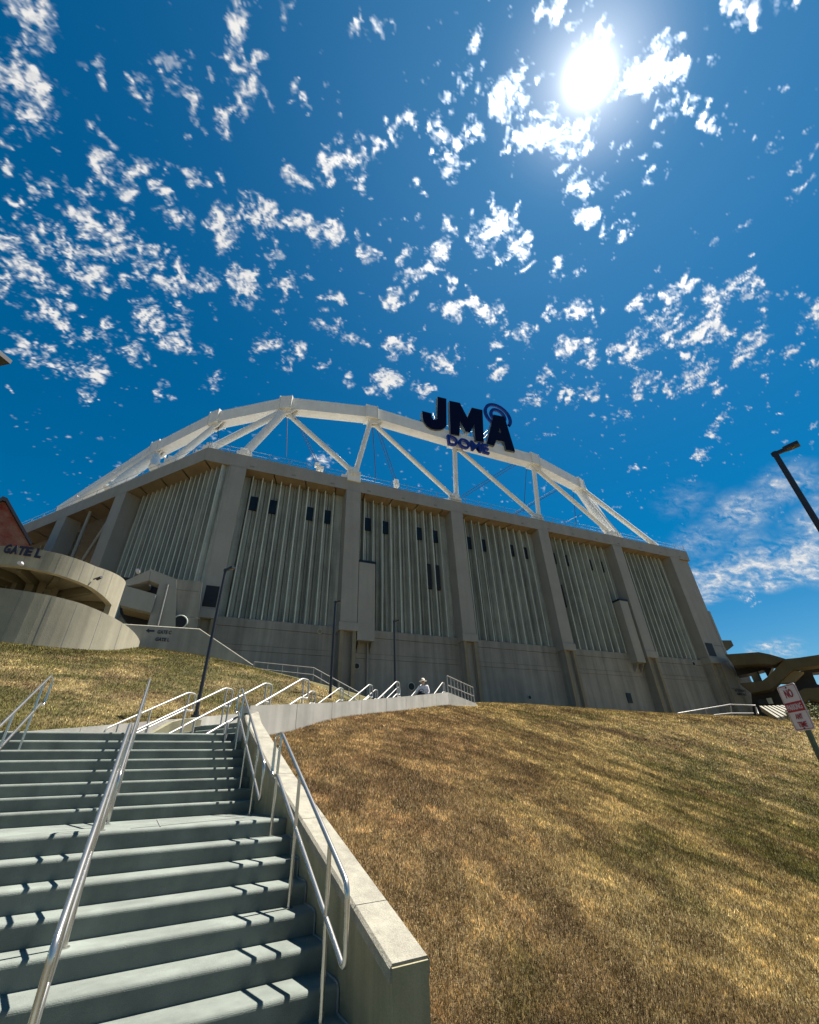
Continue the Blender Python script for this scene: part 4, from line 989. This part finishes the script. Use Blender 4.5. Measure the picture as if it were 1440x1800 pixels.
# ------------------------------------------------------------------ person on the upper stairs
pb0 = hit(762, 1196, Wv, float(P0@Wv)-1.0)
best = None
for k_ in range(0, 7):                                          # the tread he stands on
    zt__ = tops[2][1]-k_*RZ; r_ = ray(761, 1221); w__ = r_*((zt__+1.0)/r_[2]); b__, w2__ = bw_of(w__[0], w__[1]); bs = 14.5-k_*TZ+.15
    if best is None or abs(b__-bs) < best[0]: best = (abs(b__-bs), b__, w2__, zt__, bs)
print('person', best); pz, pbq = best[3], best[4]
PB = Q(pbq, min(-.35, best[2]), pz)
hz = float(pb0[2])
scale_ = 1.0
per = thing('person', 'person in pale shirt and hat holding a dark round bag, descending the highest flight', 'person', PB)
fd = -Bv; sd = Wv                                                # facing the camera
def pp(x, y, z): return np.array(PB)+sd*x+fd*y+Zv*z
def skinned(name, nodes, edges, rad, m, sub=2):
    me = bpy.data.meshes.new(name); me.from_pydata([tuple(map(float, pp(*n))) for n in nodes], edges, [])
    me.materials.append(m); o = bpy.data.objects.new(name, me); col.objects.link(o)
    o.parent = per; o.matrix_parent_inverse = Matrix.Translation(-Vector(per.location))
    sk = o.modifiers.new('Skin', 'SKIN'); sk.use_smooth_shade = True
    for i, r in enumerate(rad): me.skin_vertices[0].data[i].radius = (r, r)
    me.skin_vertices[0].data[0].use_root = True
    if sub: s = o.modifiers.new('Sub', 'SUBSURF'); s.levels = sub; s.render_levels = sub
    return o
if True:
    nodes = [(0, 0, .93), (0, 0, 1.12), (0, .02, 1.35), (0, .02, 1.48), (0, .03, 1.56), (0, .03, 1.66),
             (-.19, .0, 1.40), (-.36, .04, 1.20), (-.50, .10, 1.06), (-.56, .12, 1.02),
             (.19, .0, 1.40), (.27, .02, 1.14), (.22, .16, .95), (.18, .2, .92),
             (-.10, 0, .88), (-.12, .06, .48), (-.12, .0, .08), (-.12, .14, .03),
             (.10, 0, .88), (.12, .14, .52), (.12, .12, .10-.0), (.12, .26, .04)]
    edges = [(0, 1), (1, 2), (2, 3), (3, 4), (4, 5), (2, 6), (6, 7), (7, 8), (8, 9), (2, 10), (10, 11), (11, 12), (12, 13), (0, 14), (14, 15), (15, 16), (16, 17), (0, 18), (18, 19), (19, 20), (20, 21)]
    rad = [.13, .13, .15, .06, .085, .09, .07, .048, .036, .03, .07, .048, .036, .03, .09, .06, .042, .035, .09, .06, .042, .035]
    skinned('body', nodes, edges, rad, M_SKIN)
    nodes = [(0, 0, .90), (0, 0, 1.10), (0, .02, 1.36), (0, .02, 1.45), (-.19, .0, 1.41), (-.34, .035, 1.22), (-.46, .09, 1.09), (.19, .0, 1.41), (.26, .02, 1.16), (.235, .12, 1.0)]
    skinned('shirt', nodes, [(0, 1), (1, 2), (2, 3), (2, 4), (4, 5), (5, 6), (2, 7), (7, 8), (8, 9)], [.16, .155, .17, .07, .085, .065, .052, .085, .065, .052], M_SHIRT)
    nodes = [(0, 0, .95), (-.10, 0, .86), (-.12, .05, .50), (.10, 0, .86), (.12, .12, .54)]
    skinned('shorts', nodes, [(0, 1), (1, 2), (0, 3), (3, 4)], [.16, .11, .09, .11, .09], M_SHORTS)
    mb = MB(); prof = [(.001, 1.80), (.05, 1.795), (.085, 1.76), (.095, 1.70), (.10, 1.69), (.19, 1.665), (.19, 1.655), (.10, 1.675)]
    n = 20; vs = [pp(r*cos(2*pi*k/n), .03+r*sin(2*pi*k/n), z) for r, z in prof for k in range(n)]
    mb.add(vs, [(a*n+k, a*n+(k+1) % n, (a+1)*n+(k+1) % n, (a+1)*n+k) for a in range(len(prof)-1) for k in range(n)], True); mb.build('hat', M_HAT, per)
    for sx in (-1, 1):
        bx = (-.58, .13, 1.0) if sx < 0 else (.16, .24, .90)
        mb = MB()
        for k in range(4):
            a = -.03+.02*k; L_ = (.07, .08, .078, .06)[k]
            mb.tube([pp(bx[0], bx[1]+a, bx[2]), pp(bx[0]-sx*.01+sx*.0, bx[1]+a*1.1, bx[2]-L_*.6), pp(bx[0]-sx*.02, bx[1]+a*1.15+.01, bx[2]-L_)], .009, 6)
        mb.tube([pp(bx[0], bx[1]+.03, bx[2]+.01), pp(bx[0], bx[1]+.06, bx[2]-.03)], .011, 6); mb.build('fingers', M_SKIN, per)
bagc = pp(-.02, .26, .98)
bag = thing('bag', 'round black bag held in front of the person on the upper stairs', 'bag', bagc)
mb = MB(); n, m2 = 20, 12; vs = []
for j in range(m2+1):
    t = pi*j/m2
    for k in range(n):
        p = 2*pi*k/n; vs.append(bagc+sd*.22*sin(t)*cos(p)+Zv*.20*cos(t)+fd*.12*sin(t)*sin(p)*(1+.1*cos(3*p)))
mb.add(vs, [(j*n+k, j*n+(k+1) % n, (j+1)*n+(k+1) % n, (j+1)*n+k) for j in range(m2) for k in range(n)], True); mb.build('bag_body', M_SHORTS, bag)
mb = MB(); mb.tube([bagc+sd*.12*cos(t)+Zv*(.17+.12*sin(t)) for t in np.linspace(0, pi, 9)], .012, 6); mb.build('bag_strap', M_SHORTS, bag)

# ------------------------------------------------------------------ clouds: a thin broken layer far above
BL_ = """30 20 45 1;60 40 34 .9;15 70 34 .8;75 12 28 .9;25 130 44 1;60 160 38 .9;40 195 30 .7;88 155 22 1;8 240 18 1;180 128 15 .7;140 112 9 .6;165 210 14 .6;178 240 9 .7;255 158 20 .75;265 192 15 .7;288 130 12 .5;315 160 20 .8;322 198 12 .7;230 202 9 .7;420 8 16 .9;422 54 22 1;395 76 7 .7;425 112 24 1;432 155 30 1;395 200 22 .8;428 195 16 .6;455 117 9 .9;470 160 12 .6;484 172 13 1;168 292 26 1;190 318 16 .9;230 302 26 1;225 332 16 .8;145 330 16 .8;340 312 20 1;295 297 10 .8;288 340 15 .9;388 312 11 .8;320 15 9 .5;345 225 6 .6;70 330 16 .8;12 302 16 .9;20 352 14 .9;55 400 26 1;75 422 22 1;15 432 34 1;42 466 30 1;68 490 20 .9;8 500 22 1;140 372 20 .9;160 402 22 1;182 398 18 1;142 436 24 1;110 420 18 .8;215 372 14 .8;215 412 26 1;248 432 22 1;190 442 16 .9;275 435 12 .8;170 492 24 1;120 466 15 .8;102 502 13 .8;238 466 16 1;222 488 17 1;285 492 28 1;325 486 19 1;366 492 15 .8;305 452 11 .9;395 402 30 1;385 422 20 1;312 388 20 .8;322 402 14 .8;445 376 26 1;472 382 22 1;470 430 14 .9;425 502 30 1;445 482 14 1;262 560 24 1;282 572 12 1;88 556 24 1;62 548 14 .9;125 535 14 1;158 596 13 .7;165 590 14 .6;195 582 14 .8;212 605 12 .7;130 600 11 .9;245 622 18 1;302 606 20 1;315 592 11 1;326 572 13 1;330 542 9 .8;358 612 13 .7;42 606 24 1;72 605 12 .9;62 635 14 .8;92 642 14 1;160 652 26 1;118 652 14 .9;375 668 18 .8;470 602 18 .9;280 686 16 .8;150 696 14 .9;25 682 9 .8;510 12 13 .5;635 50 14 .8;655 37 7 .6;681 32 10 .6;832 80 18 .9;820 118 16 .8;812 148 13 1;520 176 9 .9;530 202 10 .9;665 208 8 .8;715 212 19 1;738 236 14 1;690 232 9 .8;772 232 20 1;800 258 20 1;832 236 16 1;790 292 18 .9;762 270 10 .9;810 295 9 .9;735 316 17 .9;570 248 7 .8;612 262 22 1;632 252 12 1;577 296 22 1;600 285 14 1;655 262 13 1;628 316 16 1;523 320 19 1;503 294 7 .7;850 166 12 .9;895 172 28 1;918 138 14 .9;932 190 20 1;888 258 7 1;922 240 20 1;952 215 24 1;950 250 18 1;952 35 13 .9;960 150 12 .8;1010 240 34 1;985 262 22 1;975 230 24 1;1025 270 16 1;1072 62 20 1;1115 118 36 1;1150 108 34 1;1172 136 26 1;1190 158 18 .9;1150 80 12 .9;1175 200 12 1;1218 184 15 1;1268 208 15 1;1245 200 11 1;1270 226 11 1;975 316 11 1;1015 326 19 1;1042 314 12 1;1145 300 11 .9;1290 12 30 1;1332 8 30 1;1262 28 15 .9;1405 8 15 1;976 22 10 .8;1030 22 8 .7;1355 265 9 .5;1385 308 13 .9;1405 326 13 .9;530 390 17 .9;570 416 26 1;588 408 18 1;555 412 14 1;510 396 10 .8;640 442 12 .7;652 458 10 .7;636 408 9 .6;500 502 18 1;512 486 9 .8;575 520 10 .7;590 526 10 .7;580 575 18 .8;570 552 9 .6;615 595 14 .9;642 605 11 .8;530 616 17 1;505 635 12 .8;572 650 11 .8;615 665 13 .8;495 552 12 .8;705 446 12 .8;715 486 15 1;740 480 17 1;765 456 19 1;755 472 14 1;782 436 9 .8;790 405 15 .7;785 500 11 1;695 532 17 1;730 515 9 .8;765 541 13 .8;685 600 14 1;705 612 19 1;675 675 24 1;700 670 15 1;748 688 16 1;860 405 28 1;888 396 20 1;900 376 9 1;840 425 12 .8;905 436 20 1;890 452 11 .9;925 470 9 1;745 350 8 .7;736 382 8 .7;862 358 9 .8;802 546 20 1;826 536 18 1;848 546 18 1;872 546 14 1;880 560 10 1;897 570 10 .9;886 592 15 .8;922 590 15 .9;770 632 18 1;795 646 12 .9;816 626 12 .8;872 652 14 .9;955 666 16 1;1030 374 20 1;1016 388 13 1;1072 390 14 1;1095 408 14 1;1127 400 7 .9;970 470 17 1;1002 482 9 .9;1215 415 8 .7;1255 422 10 .6;1322 450 12 .9;1305 403 10 .7;1370 368 7 .6;975 546 13 1;992 550 11 1;1022 548 18 1;1005 560 10 .9;1045 557 9 .9;1070 530 10 .6;1125 530 13 .9;1180 516 20 1;1216 494 14 1;1172 546 20 1;1147 562 14 1;1250 526 22 1;1275 516 20 1;1310 500 20 1;1330 490 10 .9;1242 580 30 1;1220 592 18 1;1176 586 22 1;1165 600 14 1;1196 572 16 .9;1286 590 14 .9;1332 586 20 1;1320 626 20 1;1300 612 13 1;1330 556 12 .9;1355 520 13 .7;1405 510 14 .8;1432 550 22 .9;1410 570 15 .9;1426 590 9 .8;1116 606 24 1;1096 616 16 1;1076 618 12 1;1042 626 16 1;996 606 17 1;1030 600 14 .9;1120 646 14 .9;1126 676 20 1;1147 665 11 1;1170 686 17 1;1216 666 20 .9;1236 655 18 .9;1262 680 16 1;1195 628 11 1;1230 627 13 1;1385 620 16 .8;1432 640 11 1;1340 670 10 .8;1000 690 16 1;967 675 13 1;1046 690 17 .9;1270 730 10 .8;1260 760 14 .9;1230 800 12 1;1125 820 8 .9;1075 735 9 .8;1105 725 10 .7;1375 722 8 .8;1295 730 9 .8;1300 735 10 .7;1315 1053 14 .9;570 805 16 1;940 700 14 .6"""
def build_clouds():
    n = 1500; R = 1.42                                            # stereographic chart of the visible sky
    gx, gy = np.meshgrid(np.linspace(-1.15, 1.15, n), np.linspace(-0.55, 1.25, n))
    q = gx**2+gy**2; dz = (1-q)/(1+q); dx = 2*gx/(1+q); dy = 2*gy/(1+q)
    D = np.stack([dx, dy, dz], -1)
    px, py = dx/(dz+.22)*3, dy/(dz+.22)*3                          # cloud-deck coordinates: features shrink towards the horizon
    def vnoise(x, y, seed):
        r = np.random.default_rng(seed); T = r.random((256, 256)); xi, yi = np.floor(x).astype(int), np.floor(y).astype(int)
        fx, fy = x-xi, y-yi; fx = fx*fx*(3-2*fx); fy = fy*fy*(3-2*fy); g_ = lambda a, b: T[a % 256, b % 256]
        return (g_(xi, yi)*(1-fx)+g_(xi+1, yi)*fx)*(1-fy)+(g_(xi, yi+1)*(1-fx)+g_(xi+1, yi+1)*fx)*fy
    def fbm(x, y, seed, o=5, g_=.55):
        s = 0; a = 1; t = 0
        for k in range(o):
            s = s+a*vnoise(x*2**k+17*k, y*2**k+31*k, seed+k); t += a; a *= g_
        return s/t
    wx, wy = fbm(px*5, py*5, 11)-.5, fbm(px*5, py*5, 51)-.5
    f1 = fbm((px+wx*.2)*19, (py+wy*.2)*19, 91, 5, .66)
    # wispy on the left: stretch along a shared wind direction
    uu, vv = px*cos(.9)+py*sin(.9), -px*sin(.9)+py*cos(.9)
    f2 = fbm((uu+wx*.3)*44, (vv+wy*.3)*11, 131, 5, .66)
    lw = np.clip((-gx+.05)*2.6, 0, .92); f = f1*(1-lw)+f2*lw
    ridge = 1-abs(fbm((px+wx*.2)*26, (py+wy*.2)*26, 171, 5, .6)*2-1)
    mask = np.zeros_like(gx)
    Dw = D.copy(); w3 = fbm(px*16, py*16, 511, 3)-.5; w4 = fbm(px*16, py*16, 551, 3)-.5; Dw[..., 0] += wx*.03+w3*.055; Dw[..., 1] += wy*.03+w4*.055
    for e in BL_.split(';'):
        x, y, r, a = map(float, e.split()); d = ray(x, y); d = d/np.linalg.norm(d); d2 = ray(x+r, y); d2 = d2/np.linalg.norm(d2); d3 = ray(x, y+r); d3 /= np.linalg.norm(d3)
        rr = .5*(np.linalg.norm(d2-d)+np.linalg.norm(d3-d))*1.2; s = d[:2]/(1+d[2])
        k = (abs(gx-s[0]) < rr*1.6) & (abs(gy-s[1]) < rr*1.6)
        if not k.any(): continue
        dist = np.linalg.norm(Dw[k]-d, axis=1)
        mask[k] = np.maximum(mask[k], a*np.clip(1.15-dist/rr, 0, 1))
    f3 = fbm((px+wx*.1)*52, (py+wy*.1)*52, 411, 4, .7)
    dens = mask*1.22-.38+(f-.5)*3.0+(ridge-.64)*1.1+(f3-.5)*1.9
    dens = np.where(mask > .01, dens, -1); dens = np.clip(dens*.85, 0, 1)**1.15*np.clip(mask*5, 0, 1)
    # scattered tiny fragments
    fr = fbm(px*4, py*4, 211, 3); sm = fbm(px*22, py*22, 251, 5, .62)
    el_ok = np.clip((dz-.25)*6, 0, 1)
    dens = np.maximum(dens, np.clip((sm+fr*.35-.935)*6, 0, .5)*el_ok)
    # rippled veil low on the right
    veil = np.zeros_like(gx)
    for x, y, rx, a in ((1300, 900, 75, .55), (1380, 850, 75, .5), (1200, 880, 60, .32), (1250, 1020, 60, .95), (1320, 1000, 70, 1), (1400, 985, 80, 1), (1480, 990, 90, 1), (1230, 950, 60, .4), (1380, 1140, 40, .6), (1330, 1140, 24, .7),
                        (1240, 1040, 40, .9), (1300, 1030, 40, .9), (1360, 1020, 40, .9), (1500, 860, 110, .5), (1600, 960, 160, .9), (1440, 920, 80, .5), (1310, 955, 60, .35), (1350, 1135, 14, .9), (1370, 1132, 14, .9), (1390, 1136, 14, .8)):
        d = ray(x, y); d = d/np.linalg.norm(d); d2 = ray(x+rx, y); d2 /= np.linalg.norm(d2); rr = np.linalg.norm(d2-d); dz_ = D-d; dz_[..., 2] *= 1.5
        veil = np.maximum(veil, a*np.clip(1.25-np.linalg.norm(dz_, axis=-1)/rr, 0, 1)**.8)
    # ripples: coordinates on the deck
    qx, qy = dx/(dz+.12), dy/(dz+.12)
    rp_ = fbm((qx*cos(.5)+qy*sin(.5)+wx*.1)*13, (-qx*sin(.5)+qy*cos(.5)+wy*.1)*40, 301, 4, .7); soft = fbm(qx*2.2+wx, qy*2.2+wy, 331, 5, .6)
    vd_ = np.clip(veil*(.15+1.7*(soft-.22))+(rp_-.52)*1.5*np.clip(veil*2, 0, 1), 0, 1)*np.clip(veil*3, 0, 1)
    dens = np.maximum(dens, vd_*.92)
    dens *= np.clip((dz-.03)*10, 0, 1)
    # height: a layer 900 m up, bending down towards the horizon
    Hh = 900/(dz+.16); P = D*Hh[..., None]
    keep = (dens > .004); cell = keep[:-1, :-1] | keep[1:, :-1] | keep[:-1, 1:] | keep[1:, 1:]
    idx = np.arange(n*n).reshape(n, n); a = idx[:-1, :-1][cell]; b = idx[:-1, 1:][cell]; c = idx[1:, 1:][cell]; d = idx[1:, :-1][cell]
    F = np.stack([a, b, c, d], 1); used, inv = np.unique(F.ravel(), return_inverse=True); F = inv.reshape(-1, 4); nf = len(F)
    me = bpy.data.meshes.new('clouds'); me.vertices.add(len(used)); me.vertices.foreach_set('co', P.reshape(-1, 3)[used].astype(np.float32).ravel())
    me.loops.add(nf*4); me.loops.foreach_set('vertex_index', F.astype(np.int32).ravel()); me.polygons.add(nf); me.polygons.foreach_set('loop_start', np.arange(0, nf*4, 4, dtype=np.int32)); me.update(calc_edges=True)
    at = me.attributes.new('cloud', 'FLOAT', 'POINT'); at.data.foreach_set('value', dens.ravel()[used].astype(np.float32))
    m = bpy.data.materials.new('cloud_vapour'); m.use_nodes = True; t = m.node_tree; t.nodes.clear(); N = t.nodes.new; L = t.links.new
    an = N('ShaderNodeAttribute'); an.attribute_name = 'cloud'; g_ = N('ShaderNodeNewGeometry')
    no_ = N('ShaderNodeTexNoise'); no_.inputs['Scale'].default_value = .05; no_.inputs['Detail'].default_value = 6; no_.inputs['Roughness'].default_value = .7; L(g_.outputs['Position'], no_.inputs['Vector'])
    mr = N('ShaderNodeMapRange'); mr.inputs['From Min'].default_value = .35; mr.inputs['From Max'].default_value = .65; mr.inputs['To Min'].default_value = .75; mr.inputs['To Max'].default_value = 1.2; L(no_.outputs['Fac'], mr.inputs['Value'])
    mu = N('ShaderNodeMath'); mu.operation = 'MULTIPLY'; mu.use_clamp = True; L(an.outputs['Fac'], mu.inputs[0]); L(mr.outputs[0], mu.inputs[1])
    em = N('ShaderNodeEmission'); em.inputs['Strength'].default_value = .29
    # vapour close to the sun scatters far more light forward
    vn = N('ShaderNodeVectorMath'); vn.operation = 'NORMALIZE'; L(g_.outputs['Position'], vn.inputs[0])
    vd = N('ShaderNodeVectorMath'); vd.operation = 'DOT_PRODUCT'; vd.inputs[1].default_value = sund; L(vn.outputs[0], vd.inputs[0])
    pw = N('ShaderNodeMath'); pw.operation = 'POWER'; pw.inputs[1].default_value = 26; L(vd.outputs['Value'], pw.inputs[0])
    st_ = N('ShaderNodeMath'); st_.operation = 'MULTIPLY_ADD'; st_.inputs[1].default_value = .7; st_.inputs[2].default_value = .285; L(pw.outputs[0], st_.inputs[0]); L(st_.outputs[0], em.inputs['Strength'])
    cr = N('ShaderNodeValToRGB'); cr.color_ramp.elements[0].color = (.55, .66, .78, 1); cr.color_ramp.elements[1].color = (1, .985, .96, 1); cr.color_ramp.elements[0].position = .2; cr.color_ramp.elements[1].position = .75
    L(mu.outputs[0], cr.inputs['Fac']); L(cr.outputs[0], em.inputs['Color'])
    tr_ = N('ShaderNodeBsdfTransparent'); mx = N('ShaderNodeMixShader'); L(mu.outputs[0], mx.inputs[0]); L(tr_.outputs[0], mx.inputs[1]); L(em.outputs[0], mx.inputs[2])
    o_ = N('ShaderNodeOutputMaterial'); L(mx.outputs[0], o_.inputs['Surface'])
    try: m.cycles.emission_sampling = 'NONE'
    except Exception: pass
    me.materials.append(m); ob = bpy.data.objects.new('clouds', me); col.objects.link(ob); tag(ob, kind='structure')
build_clouds()
